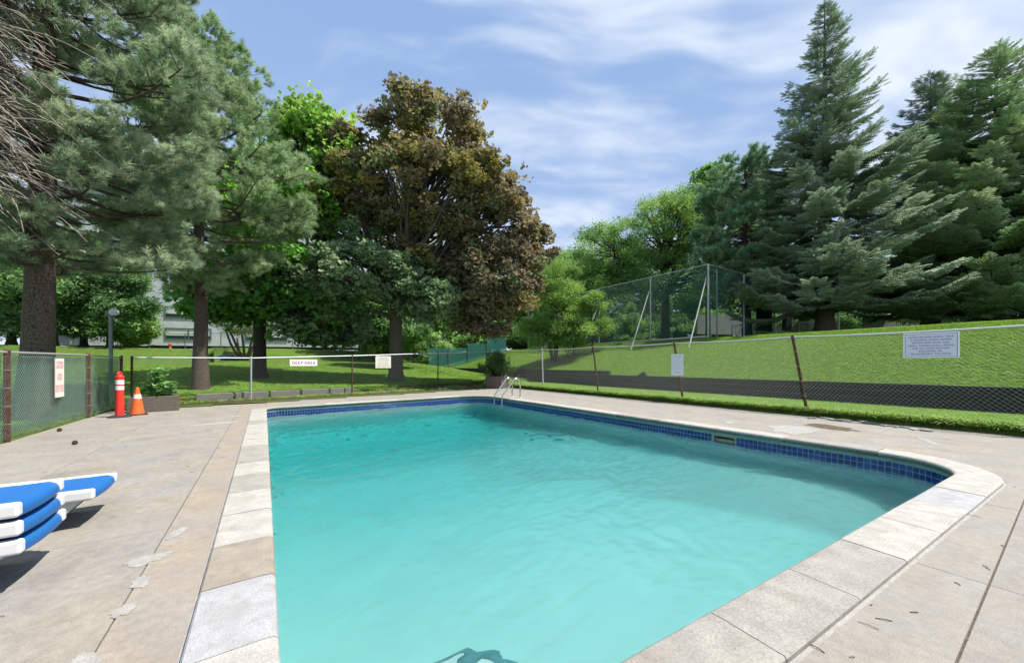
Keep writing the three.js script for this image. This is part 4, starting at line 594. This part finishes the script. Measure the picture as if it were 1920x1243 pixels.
// spruce: tiers of drooping boughs with upturned ends, carrying flat sprays
function spruce(name, label, base, o) {
  const R = rng(o.seed), g = thing(name, label, 'tree', base, 0, o.group), tr = new Geo(), br = new Geo(), items = [], H = o.H;
  tr.tube([V(0, -0.3, 0), V(0, 0.05, 0), V(0, 0.7, 0), V(0, H * 0.35, 0), V(0, H * 0.7, 0), V(0, H, 0)], [o.r * 1.6, o.r * 1.3, o.r, o.r * 0.7, o.r * 0.28, 0.02], 14); part(g, 'trunk', tr.build(), o.bark ?? mat.barkPine);
  const M3 = new THREE.Matrix4(), X = V(0, 0, 0), Y = V(0, 0, 0);
  for (let h = o.h0; h < H - 0.1;) {
    const t = (h - o.h0) / (H - o.h0), reach = o.R * Math.pow(1 - t, o.pw ?? 0.88) * (t < 0.08 ? 0.82 + t * 2 : 1) + 0.12, n = Math.round((o.pw ? 7 : 5) + 4 * (1 - t));
    for (let k = 0; k < n; k++) {
      const az = R() * 6.283, L = reach * (0.55 + R() * 0.58) * (1 + (o.skew ?? 0) * Math.cos(az)), d = offs([Math.cos(az), 0, Math.sin(az)]), pitch = lerp(-0.24, 0.48, Math.pow(t, 1.5)) + (R() - 0.5) * 0.12, cur = [];
      for (let i = 0; i <= 7; i++) { const s = i / 7; cur.push(V(0, h, 0).addScaledVector(d, L * s).add(V(0, L * (pitch * s - (1 - t) * 0.16 * Math.sin(Math.PI * s * 0.9) + 0.15 * s * s * s), 0))); }
      br.tube(cur, cur.map((_, i) => (0.012 + L * 0.010) * (1 - i / 8)), 4, false);
      const step = 0.18 * (o.sp ?? 1), m = Math.max(2, Math.round(L * 0.86 / step)), tone = o.col[Math.floor(R() * o.col.length)];
      for (let j = 0; j < m; j++) {
        const s = 0.16 + 0.84 * (j + R() * 0.8) / m, f = Math.min(6, Math.floor(s * 7)), p = cur[f].clone().lerp(cur[f + 1], s * 7 - f), along = cur[f + 1].clone().sub(cur[f]).normalize(), wid = (1 - s) * 0.5 + 0.35;
        for (const sd of [-1, 1, 0]) {
          if (sd === 0 && j < m - 2 && R() < 0.75) continue; if (s < 0.5 && R() < 0.45) continue; const lat = V(-d.z, 0, d.x).multiplyScalar(sd * (0.75 + R() * 0.35)), z = along.clone().multiplyScalar(0.75 + R() * 0.3).add(lat).add(V(0, -0.04 - R() * 0.22 * (1 - t), 0)).normalize();
          Y.set((R() - 0.5) * 0.5, 1, (R() - 0.5) * 0.5); X.copy(Y).cross(z).normalize(); Y.copy(z).cross(X); M3.makeBasis(X, Y, z); const sc = (o.size ?? 1) * clamp(wid * L * 0.62, 0.55, 1.45) * (0.8 + R() * 0.4);
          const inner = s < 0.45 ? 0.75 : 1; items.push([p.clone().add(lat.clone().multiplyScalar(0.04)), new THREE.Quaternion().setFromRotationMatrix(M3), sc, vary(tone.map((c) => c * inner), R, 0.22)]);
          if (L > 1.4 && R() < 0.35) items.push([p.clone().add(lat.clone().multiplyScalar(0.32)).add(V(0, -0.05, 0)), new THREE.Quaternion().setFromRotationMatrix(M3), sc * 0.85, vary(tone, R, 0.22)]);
        }
      }
    }
    h += (0.26 + 0.20 * (1 - t)) * (0.8 + R() * 0.4);
  }
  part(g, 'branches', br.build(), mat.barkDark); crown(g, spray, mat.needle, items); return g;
}
const onGround = (X, D, lift = 0) => { const p = at(X, 0, D); p.y = height(p.x, p.z) + lift; return p; };

// --- left: two pines and a green linden
const pineCol = [[0.360, 0.444, 0.282], [0.300, 0.390, 0.240], [0.420, 0.492, 0.324], [0.258, 0.342, 0.204]];
{
  const base = onGround(-10.9, 8.55);
  const p = pine('pine_tree', 'big grey-green pine with bare dead twigs behind the green meshed fence', base, { seed: 31, H: 15.5, h0: 3.6, r: 0.285, step: 0.34, geo: tuftLong, col: pineCol, per: 9, dens: 4.6, rise: 0.10, lean: [0.3, 0], prof: (h, r, a) => (h < 5 ? 2.3 : h < 8 ? 3.0 : 3.0 - (h - 8) * 0.30) * (1 + 0.08 * r) * (a < -0.1 ? (r > 0.45 ? 0.62 : 0.24) : 1) });
  // dead wood on the near side: thick sawn stubs and many long bare twigs
  const R = rng(77), st = new Geo(), tw = new Geo();
  const stub = (a, b, r) => st.tube(bend(offs(a), offs(b), 0.12, R, 6), [1, 0.92, 0.85, 0.78, 0.7, 0.64, 0.6].map((k) => k * r), 9);
  stub([0, 7.6, 0], [0.55, 7.75, -2.2], 0.075); stub([0, 6.3, 0], [0.75, 7.05, -2.1], 0.085); stub([-0.2, 5.5, 0], [1.1, 5.8, -1.9], 0.05); stub([0, 4.2, 0], [1.3, 4.35, -1.0], 0.05); stub([-0.5, 6.6, -0.6], [-0.1, 7.7, -2.2], 0.08); stub([0, 3.9, 0], [1.7, 3.7, -0.5], 0.04); stub([0, 8.8, 0], [0.6, 9.0, -1.5], 0.06);
  for (let k = 0; k < 60; k++) {
    const y = 4.4 + R() * 5.2, e = [-1.6 + R() * 2.9, y + (R() - 0.3) * 0.9, -2.0 - R() * 1.1], limb = bend(offs([0, y - 0.2, 0]), offs(e), 0.15, R, 6), lr = 0.018 + R() * 0.022; st.tube(limb, limb.map((_, i) => lr * (1 - i / 9)), 6);
    for (let j = 0; j < 13; j++) { const a = limb[2 + Math.floor(R() * 5)], L = 0.6 + R() * 1.7, b = a.clone().add(offs([L * (0.6 + R() * 0.5), -L * (R() * 0.8 - 0.15), -L * (R() * 0.5 - 0.12)])), c = bend(a, b, 0.12 * L, R, 6), r = 0.009 + R() * 0.012; tw.tube(c, c.map((_, i) => r * (1 - i / 8)), 4, false);
      for (let i = 0; i < 2; i++) { const s = c[2 + Math.floor(R() * 4)], f = s.clone().add(offs([0.15 + R() * 0.4, -R() * 0.35, (R() - 0.5) * 0.4])); tw.tube([s, s.clone().lerp(f, 0.5).add(V(0, 0.03, 0)), f], [r * 0.6, r * 0.5, r * 0.3], 3, false); } }
  }
  part(p, 'dead_limbs', st.build(), mat.deadWood); part(p, 'dead_twigs', tw.build(), mat.deadWood, 'stuff');
}
pine('pine_tree', 'tall full pine with a straight trunk behind the far fence', onGround(-11.75, 14.1), { seed: 32, H: 13.7, h0: 3.6, r: 0.245, step: 0.36, geo: tuftLong, col: [[0.270, 0.385, 0.188], [0.328, 0.435, 0.237], [0.214, 0.311, 0.148], [0.385, 0.484, 0.278]], per: 9, dens: 4.2, rise: 0.20, prof: (h, r) => (h < 5 ? 2.4 * (0.45 + 0.35 * R0(h)) : h < 7.5 ? 3.0 : 3.0 * Math.pow((14.0 - h) / 6.5, 0.8)) * (1 + 0.18 * r) });
function R0(h) { return Math.abs(n2(h * 3, 2)); }
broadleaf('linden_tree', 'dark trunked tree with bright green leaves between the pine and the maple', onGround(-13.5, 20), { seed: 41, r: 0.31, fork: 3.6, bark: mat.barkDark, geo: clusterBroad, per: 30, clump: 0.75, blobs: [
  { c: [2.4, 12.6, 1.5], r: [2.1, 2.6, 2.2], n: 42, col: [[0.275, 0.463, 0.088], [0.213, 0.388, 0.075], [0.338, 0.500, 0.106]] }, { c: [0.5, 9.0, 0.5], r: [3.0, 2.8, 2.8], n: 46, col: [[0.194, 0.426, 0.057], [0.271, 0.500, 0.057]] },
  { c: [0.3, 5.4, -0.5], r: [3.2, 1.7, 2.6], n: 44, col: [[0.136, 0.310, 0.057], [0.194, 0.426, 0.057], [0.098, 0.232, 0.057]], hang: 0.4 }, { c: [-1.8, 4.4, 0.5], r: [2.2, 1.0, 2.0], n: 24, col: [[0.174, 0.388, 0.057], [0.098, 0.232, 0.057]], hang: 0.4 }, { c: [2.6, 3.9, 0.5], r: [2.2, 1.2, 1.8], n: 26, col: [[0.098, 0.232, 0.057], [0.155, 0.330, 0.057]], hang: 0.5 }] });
// --- the maple: bronze above and to the right, green skirts to the lower left
{
  const bronze = [[0.225, 0.182, 0.103], [0.190, 0.155, 0.098], [0.275, 0.225, 0.100], [0.205, 0.205, 0.102]], gold = [[0.29, 0.25, 0.075], [0.235, 0.215, 0.07], [0.225, 0.175, 0.085]], green = [[0.215, 0.310, 0.165], [0.170, 0.260, 0.125], [0.265, 0.360, 0.205]], mix = [...bronze, [0.22, 0.24, 0.10], [0.25, 0.225, 0.10]];
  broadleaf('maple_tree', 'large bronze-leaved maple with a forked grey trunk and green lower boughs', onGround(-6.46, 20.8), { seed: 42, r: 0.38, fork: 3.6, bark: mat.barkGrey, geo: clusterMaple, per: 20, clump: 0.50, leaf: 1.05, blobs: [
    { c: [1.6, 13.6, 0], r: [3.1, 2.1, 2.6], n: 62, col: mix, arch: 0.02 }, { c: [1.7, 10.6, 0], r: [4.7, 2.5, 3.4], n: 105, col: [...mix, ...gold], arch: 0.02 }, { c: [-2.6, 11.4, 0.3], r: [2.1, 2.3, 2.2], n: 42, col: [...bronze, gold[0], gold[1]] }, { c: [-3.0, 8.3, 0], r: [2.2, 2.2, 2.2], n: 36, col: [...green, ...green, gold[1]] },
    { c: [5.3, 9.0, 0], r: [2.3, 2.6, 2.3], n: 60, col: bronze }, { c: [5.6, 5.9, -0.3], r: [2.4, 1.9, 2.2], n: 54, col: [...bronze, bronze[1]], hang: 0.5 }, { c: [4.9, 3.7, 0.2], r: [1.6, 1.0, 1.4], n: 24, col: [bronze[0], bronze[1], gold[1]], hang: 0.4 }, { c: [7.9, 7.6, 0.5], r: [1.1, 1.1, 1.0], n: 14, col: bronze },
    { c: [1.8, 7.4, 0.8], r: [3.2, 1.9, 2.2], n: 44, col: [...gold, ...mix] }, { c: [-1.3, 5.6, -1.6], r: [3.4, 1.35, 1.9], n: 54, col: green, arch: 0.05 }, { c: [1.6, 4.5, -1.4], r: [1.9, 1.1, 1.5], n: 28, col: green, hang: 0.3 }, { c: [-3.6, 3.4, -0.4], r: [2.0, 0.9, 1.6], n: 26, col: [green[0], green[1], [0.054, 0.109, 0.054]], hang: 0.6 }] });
}
// --- behind and beside the tennis court
const fresh = [[0.27, 0.42, 0.095], [0.21, 0.345, 0.08], [0.31, 0.45, 0.12], [0.165, 0.285, 0.07]], mid = [[0.203, 0.357, 0.105], [0.252, 0.420, 0.126], [0.154, 0.280, 0.091], [0.280, 0.448, 0.140]], deep = [[0.119, 0.231, 0.084], [0.154, 0.280, 0.091], [0.091, 0.175, 0.070], [0.196, 0.336, 0.105]];
broadleaf('tall_shrub', 'airy bright green tall shrub with many thin stems on the bank', onGround(2.95, 26.2), { cat: 'shrub', seed: 51, r: 0.07, fork: 2.6, stems: 7, bark: mat.barkDark, geo: clusterSmall, per: 38, clump: 0.5, blobs: [{ c: [0.1, 5.6, 0], r: [1.7, 1.7, 1.6], n: 30, col: fresh }, { c: [0.2, 3.6, 0], r: [2.2, 1.5, 1.8], n: 38, col: fresh }, { c: [-0.8, 2.0, 0], r: [1.5, 1.1, 1.3], n: 20, col: [...fresh, ...mid] }] });
broadleaf('young_tree', 'slender young bright green tree leaning against the netted fence brace', onGround(5.5, 25.6), { seed: 52, r: 0.05, fork: 1.6, bark: mat.barkDark, geo: clusterSmall, per: 34, clump: 0.36, blobs: [{ c: [0, 2.9, 0], r: [0.6, 1.2, 0.6], n: 14, col: fresh }, { c: [-0.1, 1.5, 0], r: [1.240, 1.085, 1.085], n: 10, col: fresh }] });
broadleaf('leafy_shrub', 'small rounded green shrub beside the tall airy shrub', onGround(4.1, 26.0), { cat: 'shrub', seed: 53, r: 0.05, fork: 0.9, stems: 5, bark: mat.barkDark, geo: clusterSmall, per: 36, clump: 0.4, blobs: [{ c: [0, 1.6, 0], r: [1.0, 1.0, 0.9], n: 20, col: [...fresh, ...mid] }] });
const far = (X, D, o) => onGround(X, D);
broadleaf('locust_tree', 'big open-branched green tree rising behind the tennis court net', onGround(15.2, 37), { seed: 54, r: 0.42, fork: 4.2, bark: mat.barkDark, geo: clusterSmall, leaf: 1.5, per: 40, clump: 0.85, twigs: 1, blobs: [{ c: [0, 11.0, 0], r: [4.4, 3.2, 3.6], n: 80, col: [...mid, ...fresh] }, { c: [3.0, 13.2, 0], r: [2.4, 2.6, 2.2], n: 30, col: mid }, { c: [-5.8, 9.2, 0.5], r: [3.6, 2.6, 3], n: 50, col: mid }, { c: [0.5, 6.4, 0], r: [5, 2.2, 3], n: 48, col: mid }, { c: [-6.6, 6.0, 1], r: [3, 2, 2.4], n: 34, col: [...mid, ...fresh] }] });
broadleaf('bare_topped_tree', 'thin tall tree with a bare stem and a tufted green top', onGround(19.0, 36.2), { seed: 55, r: 0.22, fork: 9.5, lean: [0.4, -0.3], bark: mat.barkDark, geo: clusterBroad, leaf: 1.1, per: 26, clump: 0.5, twigs: 1, blobs: [{ c: [0.2, 15.6, 0], r: [1.5, 1.3, 1.3], n: 20, col: mid }, { c: [1.6, 13.0, 0], r: [1.2, 1.4, 1.0], n: 11, col: mid }, { c: [-1.2, 12.6, 0], r: [1.0, 0.9, 1.0], n: 8, col: mid }] });
pine('dark_pine_tree', 'dark pine with a leaning trunk between the tennis court and the big spruce', onGround(16.6, 26.4), { seed: 56, H: 12.0, h0: 3.2, r: 0.30, step: 0.36, geo: tuftMid, size: 1.5, col: [[0.156, 0.290, 0.156], [0.214, 0.348, 0.196], [0.274, 0.389, 0.214]], per: 8, dens: 3.6, rise: 0.22, lean: [-1.2, 0.4], prof: (h) => (h < 9 ? 2.9 : 2.9 * Math.pow((12.3 - h) / 3.3, 0.6)), bark: mat.barkDark });
pine('dark_pine_tree', 'dark pine with paired stems inside the tennis court corner', onGround(19.4, 31), { seed: 57, H: 13.0, h0: 3.6, r: 0.26, step: 0.42, geo: tuftMid, size: 1.6, col: [[0.156, 0.290, 0.156], [0.214, 0.348, 0.196], [0.274, 0.389, 0.214]], per: 8, dens: 3.2, rise: 0.22, prof: (h) => (h < 9.5 ? 2.8 : 2.8 * Math.pow((13.3 - h) / 3.8, 0.6)), bark: mat.barkDark });
const blueSpruce = [[0.34, 0.44, 0.31], [0.285, 0.385, 0.255], [0.395, 0.485, 0.36], [0.24, 0.33, 0.20]], greenSpruce = [[0.30, 0.45, 0.20], [0.36, 0.49, 0.245], [0.24, 0.37, 0.16], [0.40, 0.50, 0.28]];
spruce('spruce_tree', 'tallest blue-green spruce with a pointed top beside the tennis court', onGround(18.4, 22.0), { seed: 61, H: 19.2, h0: 2.4, R: 5.4, r: 0.45, size: 1.2, col: blueSpruce, skew: 0.06 });
spruce('spruce_tree', 'dark narrow spruce standing behind the two larger spruces', onGround(28.0, 25.0), { seed: 62, H: 16.8, h0: 2.2, R: 4.4, r: 0.42, size: 1.25, pw: 0.62, col: [[0.20, 0.29, 0.18], [0.245, 0.335, 0.215], [0.165, 0.25, 0.145]], bark: mat.barkDark });
spruce('spruce_tree', 'bright green spruce with layered boughs nearest the iron railing', onGround(27.2, 21.0), { seed: 63, H: 15.5, h0: 1.8, R: 5.2, r: 0.42, size: 1.25, pw: 0.66, col: greenSpruce, bark: mat.barkDark });
// --- background trees, each in its place
{
  const list = [
    [-35.5, 31, 9, deep, 'dark maple with dense foliage at the left edge of the lawn'], [-31.2, 29, 7.2, deep, 'dark spreading maple behind the lamp post'], [-36.2, 36, 4.2, fresh, 'small sunlit yellow-green tree by the building balconies'],
    [-21.5, 43, 11, deep, 'shady high-crowned maple in front of the white building windows', 1], [-14.0, 38, 9.5, deep, 'round dark tree on the lawn behind the linden'], [-10.2, 31, 6.5, deep, 'low bushy dark tree on the lawn left of the maple'], [-5.0, 44, 12, mid, 'mid green tree on the rise behind the bronze maple'], [-12, 46, 13, mid, 'tall green tree far behind the bronze maple'], [1.5, 43, 11, mid, 'green tree on the rise left of the tall airy shrub'],
    [6.5, 45, 11.5, mid, 'leafy tree at the far end of the tennis court'], [11.0, 49, 12, deep, 'dark leafy tree beyond the tennis court, behind the locust'], [18.5, 50, 12, mid, 'green tree beyond the tennis court behind the bare topped tree'], [25.5, 47, 11, deep, 'dark tree beyond the tennis court behind the pines'], [32.0, 46, 11, mid, 'green tree behind the windscreen panels'], [38, 42, 9.5, deep, 'dark tree behind the iron railing, between the spruces'], [45, 41, 10, mid, 'green tree behind the iron railing at the spruces'], [53, 40, 11, deep, 'dark tree at the end of the iron railing'], [60, 44, 12, mid, 'green tree past the end of the grey wall'],
    [-34.8, 26, 8.5, deep, 'dark leafy tree behind the trunk of the big pine'], [-57, 46, 13, mid, 'tall green tree past the left end of the white building'], [-49, 40, 13, deep, 'tall dark tree left of the white building'], [-46, 32, 10, mid, 'broad green tree on the left lawn behind the big pine']];
  list.forEach(([X, D, H, col, label, high], i) => { const s = H / 10, nl = D < 38; broadleaf('background_tree', label, onGround(X, D), { seed: 200 + i, r: 0.20 * s + 0.05, fork: H * 0.26, bark: mat.barkDark, geo: clusterFar, leaf: nl ? 0.95 : 1.25, per: nl ? 26 : 22, clump: 0.95 * s, twigs: 0.4, group: 'trees around the edge of the grounds', blobs: [{ c: [0.3 * s, H * 0.76, 0], r: [2.6 * s, 2.2 * s, 2.6 * s], n: Math.round(34), col }, { c: [-1.2 * s, H * 0.52, 0], r: [3.2 * s, 2.0 * s, 2.8 * s], n: 34, col }, { c: [1.7 * s, H * 0.42, -0.3], r: [2.8 * s, 1.6 * s, 2.6 * s], n: 28, col }, ...(high ? [] : [{ c: [0, H * 0.24, -0.4], r: [3.2 * s, 0.9 * s, 2.4 * s], n: 18, col, hang: 0.3 }])] }); });
  const und = []; const bushAt = [[-3.0, 40], [0.8, 39.5], [5.0, 41], [9, 42], [13.5, 43], [18, 44], [23, 43], [28, 42], [-8.5, 38.5], [34, 40]]; bushAt.forEach(([X, D], i) => broadleaf('hedge_bush', ['rounded green bush behind the turquoise windscreen', 'green bush at the right end of the turquoise windscreen', 'low bush behind the tall airy shrub', 'low bush at the far left corner of the tennis court', 'low bush behind the locust trunk', 'low bush behind the bare topped tree', 'low bush behind the dark pines', 'low bush behind the dark windscreen panels', 'green bush at the left end of the turquoise windscreen', 'low bush near the start of the iron railing'][i], onGround(X, D), { cat: 'bush', seed: 300 + i, r: 0.06, fork: 0.8, stems: 4, bark: mat.barkDark, geo: clusterFar, leaf: 1.0, per: 26, clump: 0.7, twigs: 0.3, group: 'bushes along the back of the grounds', blobs: [{ c: [0, 1.7, 0], r: [2.6, 1.5, 1.6], n: 30, col: i % 2 ? deep : mid }] }));
  for (let k = 0; k < 14; k++) broadleaf('hedgerow_bush', 'dense green bush in the far hedgerow that closes the grounds', onGround(-17 + k * 6.2, 54 + (k % 3) * 1.5), { cat: 'bush', seed: 400 + k, r: 0.08, fork: 1.2, stems: 4, bark: mat.barkDark, geo: clusterFar, leaf: 1.5, per: 24, clump: 1.0, twigs: 0.2, group: 'far hedgerow', blobs: [{ c: [0, 2.6, 0], r: [4.2, 2.5, 2.0], n: 44, col: k % 2 ? deep : mid }] });
  // multi-stemmed small tree with a blue tarp
  broadleaf('multistem_tree', 'small multi-stemmed tree with fine olive foliage before the white building', onGround(-21.6, 30.2), { seed: 71, r: 0.12, fork: 2.2, stems: 6, bark: mat.barkGrey, geo: clusterSmall, per: 34, clump: 0.5, leaf: 0.9, blobs: [{ c: [0, 3.0, 0], r: [1.8, 0.9, 1.5], n: 34, col: [[0.232, 0.279, 0.124], [0.171, 0.217, 0.093]] }] });
  const t = new THREE.SphereGeometry(0.5, 18, 10, 0, 6.283, 0, 1.57), p = t.attributes.position; for (let i = 0; i < p.count; i++) { const k = 1 + n3(p.getX(i) * 3, p.getY(i) * 3, p.getZ(i) * 3) * 0.35; p.setXYZ(i, p.getX(i) * k * 1.5, p.getY(i) * k * 0.6, p.getZ(i) * k); } t.computeVertexNormals(); const tp = solo('tarpaulin', t, M({ color: lin(0.02, 0.10, 0.40), roughness: 0.5 }), 'crumpled blue tarpaulin under the multi-stemmed tree', 'tarpaulin'); tp.position.copy(onGround(-22.7, 29.8));
}
// --- planted tubs and weeds
{
  const R = rng(81), b = thing('yew_bush', 'dark green needle-leaved bush growing in the square corner planter', 'bush', V(10.55, 0.58, -17.55)), items = [], up = V(0, 1, 0), q = new THREE.Quaternion(), st = new Geo();
  for (let k = 0; k < 110; k++) { const a = R() * 6.283, e = R() * 1.3, d = V(Math.cos(a) * Math.sin(e) * 0.95, Math.cos(e) * 1.1 + 0.1, Math.sin(a) * Math.sin(e) * 0.95), tip = d.clone().multiplyScalar(0.65 + R() * 0.4); if (k < 40) st.tube([V(0, 0, 0), tip.clone().multiplyScalar(0.5), tip], [0.031, 0.019, 0.008], 5, false); for (let j = 0; j < 20; j++) { q.setFromUnitVectors(up, d.clone().normalize().add(V((R() - 0.5) * 1.4, R() * 0.6, (R() - 0.5) * 1.4)).normalize()); items.push([tip.clone().multiplyScalar(0.6 + R() * 0.45).add(V(gauss(R), gauss(R), gauss(R)).multiplyScalar(0.13)), q.clone(), 0.8 + R() * 0.5, vary([[0.078, 0.147, 0.039], [0.109, 0.194, 0.046], [0.054, 0.109, 0.031]][Math.floor(R() * 3)], R, 0.3)]); } }
  part(b, 'stems', st.build(), mat.barkDark); crown(b, bushSprig, mat.needle, items, 'foliage');
  const w = thing('leafy_plant', 'leafy green weed sprouting from the long low planter', 'plant', V(-2.55, 0.36, -14.15)), it = [], s2 = new Geo();
  for (let k = 0; k < 16; k++) { const a = R() * 6.283, hgt = k < 5 ? 0.55 + R() * 0.35 : 0.15 + R() * 0.3, tip = V(Math.cos(a) * (0.08 + R() * (k < 5 ? 0.12 : 0.4)), hgt, Math.sin(a) * 0.16); s2.tube([V(0, 0, 0), tip.clone().multiplyScalar(0.5), tip], 0.006, 4, false); for (let j = 0; j < 7; j++) it.push([tip.clone().multiplyScalar(0.4 + R() * 0.65), randQ(R, 0.5), 0.35 + R() * 0.25, vary([0.186, 0.372, 0.109], R, 0.3)]); }
  part(w, 'stems', s2.build(), M({ color: lin(0.12, 0.2, 0.06) })); crown(w, clusterMaple, mat.leaf, it, 'leaves');
}
// --- grass: tufts of blades over the sheet
{
  const g = new Geo(), R = rng(91); for (let k = 0; k < 9; k++) { const a = k / 9 * 6.283 + R(), d = V(Math.cos(a), 0, Math.sin(a)), s = V(-d.z, 0, d.x).multiplyScalar(0.055), h = 0.35 + R() * 0.5, p = d.clone().multiplyScalar(0.06 * R()).setY(0), m = d.clone().multiplyScalar(0.35 + R() * 0.15).setY(h * 0.8), t = d.clone().multiplyScalar(0.8 + R() * 0.4).setY(h * 0.75); for (const [x, y, w0, w1] of [[p, m, 1, 0.85], [m, t, 0.85, 0]]) { const n = s.clone().cross(y.clone().sub(x)).normalize(); if (n.y < 0) n.negate(); const i0 = g.p.length / 3; g.vert(x.clone().addScaledVector(s, w0), n); g.vert(x.clone().addScaledVector(s, -w0), n); g.vert(y.clone().addScaledVector(s, w1), n); g.i.push(i0 + 1, i0, i0 + 2); if (w1) { g.vert(y.clone().addScaledVector(s, -w1), n); g.i.push(i0 + 1, i0 + 2, i0 + 3); } } }
  const tuft = g.build(), items = [];
  const cols = [[0.20, 0.36, 0.035], [0.165, 0.32, 0.03], [0.245, 0.39, 0.05], [0.27, 0.34, 0.08]];
  const put = (x, z, s, ci) => { const p = V(x, height(x, z) - 0.005, z); items.push([p, randQ(R, 0.25), s, vary(cols[ci ?? Math.floor(R() * 3.25)], R, 0.3)]); };
  for (let k = 0; k < 60000; k++) { const x = 11.44 + Math.pow(R(), 0.9) * 3.1, z = 1 - R() * 20.5; put(x, z, x < 11.7 ? 0.06 + R() * 0.09 : 0.05 + R() * 0.07); }
  for (let k = 0; k < 4200; k++) { const z = 1 - R() * 20; put(11.39 + R() * 0.14, z, 0.09 + R() * R() * 0.2, R() < 0.3 ? 3 : undefined); }
  for (let k = 0; k < 130000; k++) { const x = WALLX + 0.12 + R() * 6.4, z = 1.5 - R() * 33; put(x, z, 0.035 + R() * 0.045); }
  for (let k = 0; k < 70000; k++) { const x = -14 + R() * 28, z = backFenceZ(x) - 0.75 - Math.pow(R(), 1.3) * 17; put(x, z, 0.06 + R() * 0.07); }
  for (let k = 0; k < 26000; k++) { const x = FL - 0.1 - Math.pow(R(), 1.4) * 10, z = -2 - R() * 15; put(x, z, 0.06 + R() * 0.08); }
  for (let k = 0; k < 900; k++) { const x = -3.4 + R() * 15, z = backFenceZ(x) + (R() - 0.6) * 0.9; put(x, z, 0.06 + R() * 0.14, R() < 0.5 ? 3 : undefined); }
  const m = crown(scene, tuft, mat.grass, items, 'grass'); tag(m, 'mown lawn grass and verge tufts around the pool', 'grass');
}
// ---------------------------------------------------------------- white apartment building on the rise
{
  const o = onGround(-42, 49.5), B = thing('apartment_building', 'white apartment building with grey framed windows and balconies beyond the lawn', 'building', V(o.x, 3.75, o.z), -YAW + 0.30);
  const wallM = M({ color: lin(0.72, 0.74, 0.80), map: rep(texConcrete, 0.15), roughness: 0.85 }), frameM = M({ color: lin(0.10, 0.13, 0.15), roughness: 0.6 }), glass = M({ color: lin(0.07, 0.09, 0.10), roughness: 0.08 }), blind = M({ color: lin(0.55, 0.58, 0.55), roughness: 0.8 }), slabM = M({ color: lin(0.45, 0.46, 0.50), roughness: 0.85 });
  const ST = 2.85, N = 8, x0 = -5.2, x1 = 34;      // main facade from x0 to x1; balcony bay to its left
  const cols = [-4.0 + 3.2, 8.2, 17.4, 26.6], win = [5.0, 1.35];
  const wg = new Geo(); wg.box((x0 + x1) / 2, ST * N / 2, -5.3, x1 - x0, ST * N, 10); part(B, 'wall', planarUV(wg.build()), wallM);
  for (let k = 0; k < N; k++) for (const cx of cols) {
    const w = new THREE.Group(); w.name = 'window'; w.position.set(cx, k * ST + 1.55, -0.3); B.add(w);
    const f = new Geo(); for (const [x, y, sx, sy] of [[0, 0.72, 5.1, 0.1], [0, -0.72, 5.1, 0.1], [-2.5, 0, 0.1, 1.34], [2.5, 0, 0.1, 1.34], [0, 0, 0.09, 1.34], [0, -0.25, 4.9, 0.06]]) f.box(x, y, 0.03 + (sy < 0.08 ? 0.004 : 0), sx, sy, 0.12); part(w, 'frame', f.build(), frameM);
    for (const s of [-1, 1]) { const b = part(w, 'blind', new THREE.BoxGeometry(2.36, 0.88, 0.02), blind); b.position.set(s * 1.25, 0.22, 0.012); const p = part(w, 'pane', new THREE.BoxGeometry(2.36, 0.4, 0.02), glass); p.position.set(s * 1.25, -0.47, 0.012); }
  }
  const lw = new Geo(); lw.box(-11, ST * N / 2, -6.8, 11.5, ST * N, 10); part(B, 'balcony_wall', planarUV(lw.build()), wallM);
  for (let k = 0; k < N; k++) { const g = new THREE.Group(); g.name = 'balcony'; g.position.set(-11, k * ST, -1.0); B.add(g); part(g, 'slab', new THREE.BoxGeometry(11.5, 0.2, 1.6), wallM).position.set(0, 0, 0); part(g, 'parapet', new THREE.BoxGeometry(11.5, 0.95, 0.08), slabM).position.set(0, 0.575, 0.74); part(g, 'door', new THREE.BoxGeometry(4.2, 2.1, 0.05), glass).position.set(1.0, 1.15, -0.77); }
  part(B, 'roof', new THREE.BoxGeometry(x1 - x0 + 0.6, 0.4, 10.6), slabM).position.set((x0 + x1) / 2, ST * N + 0.2, -5.3);
  const hy = thing('fire_hydrant', 'small red fire hydrant at the foot of the white building', 'hydrant', (() => { const p = at(-42.6, 3.6, 46.6); p.y = height(p.x, p.z); return p; })()), red = M({ color: lin(0.5, 0.06, 0.05), roughness: 0.5 });
  part(hy, 'barrel', new THREE.LatheGeometry([[0.17, 0], [0.17, 0.06], [0.12, 0.08], [0.115, 0.5], [0.15, 0.52], [0.15, 0.57], [0.12, 0.6], [0.08, 0.7], [0, 0.73]].map(([x, y]) => new THREE.Vector2(x, y)), 16), red); const nz = part(hy, 'nozzle', new THREE.CylinderGeometry(0.05, 0.06, 0.36, 10), red); nz.position.y = 0.42; nz.rotation.z = Math.PI / 2;
}
renderer.render(scene, camera);
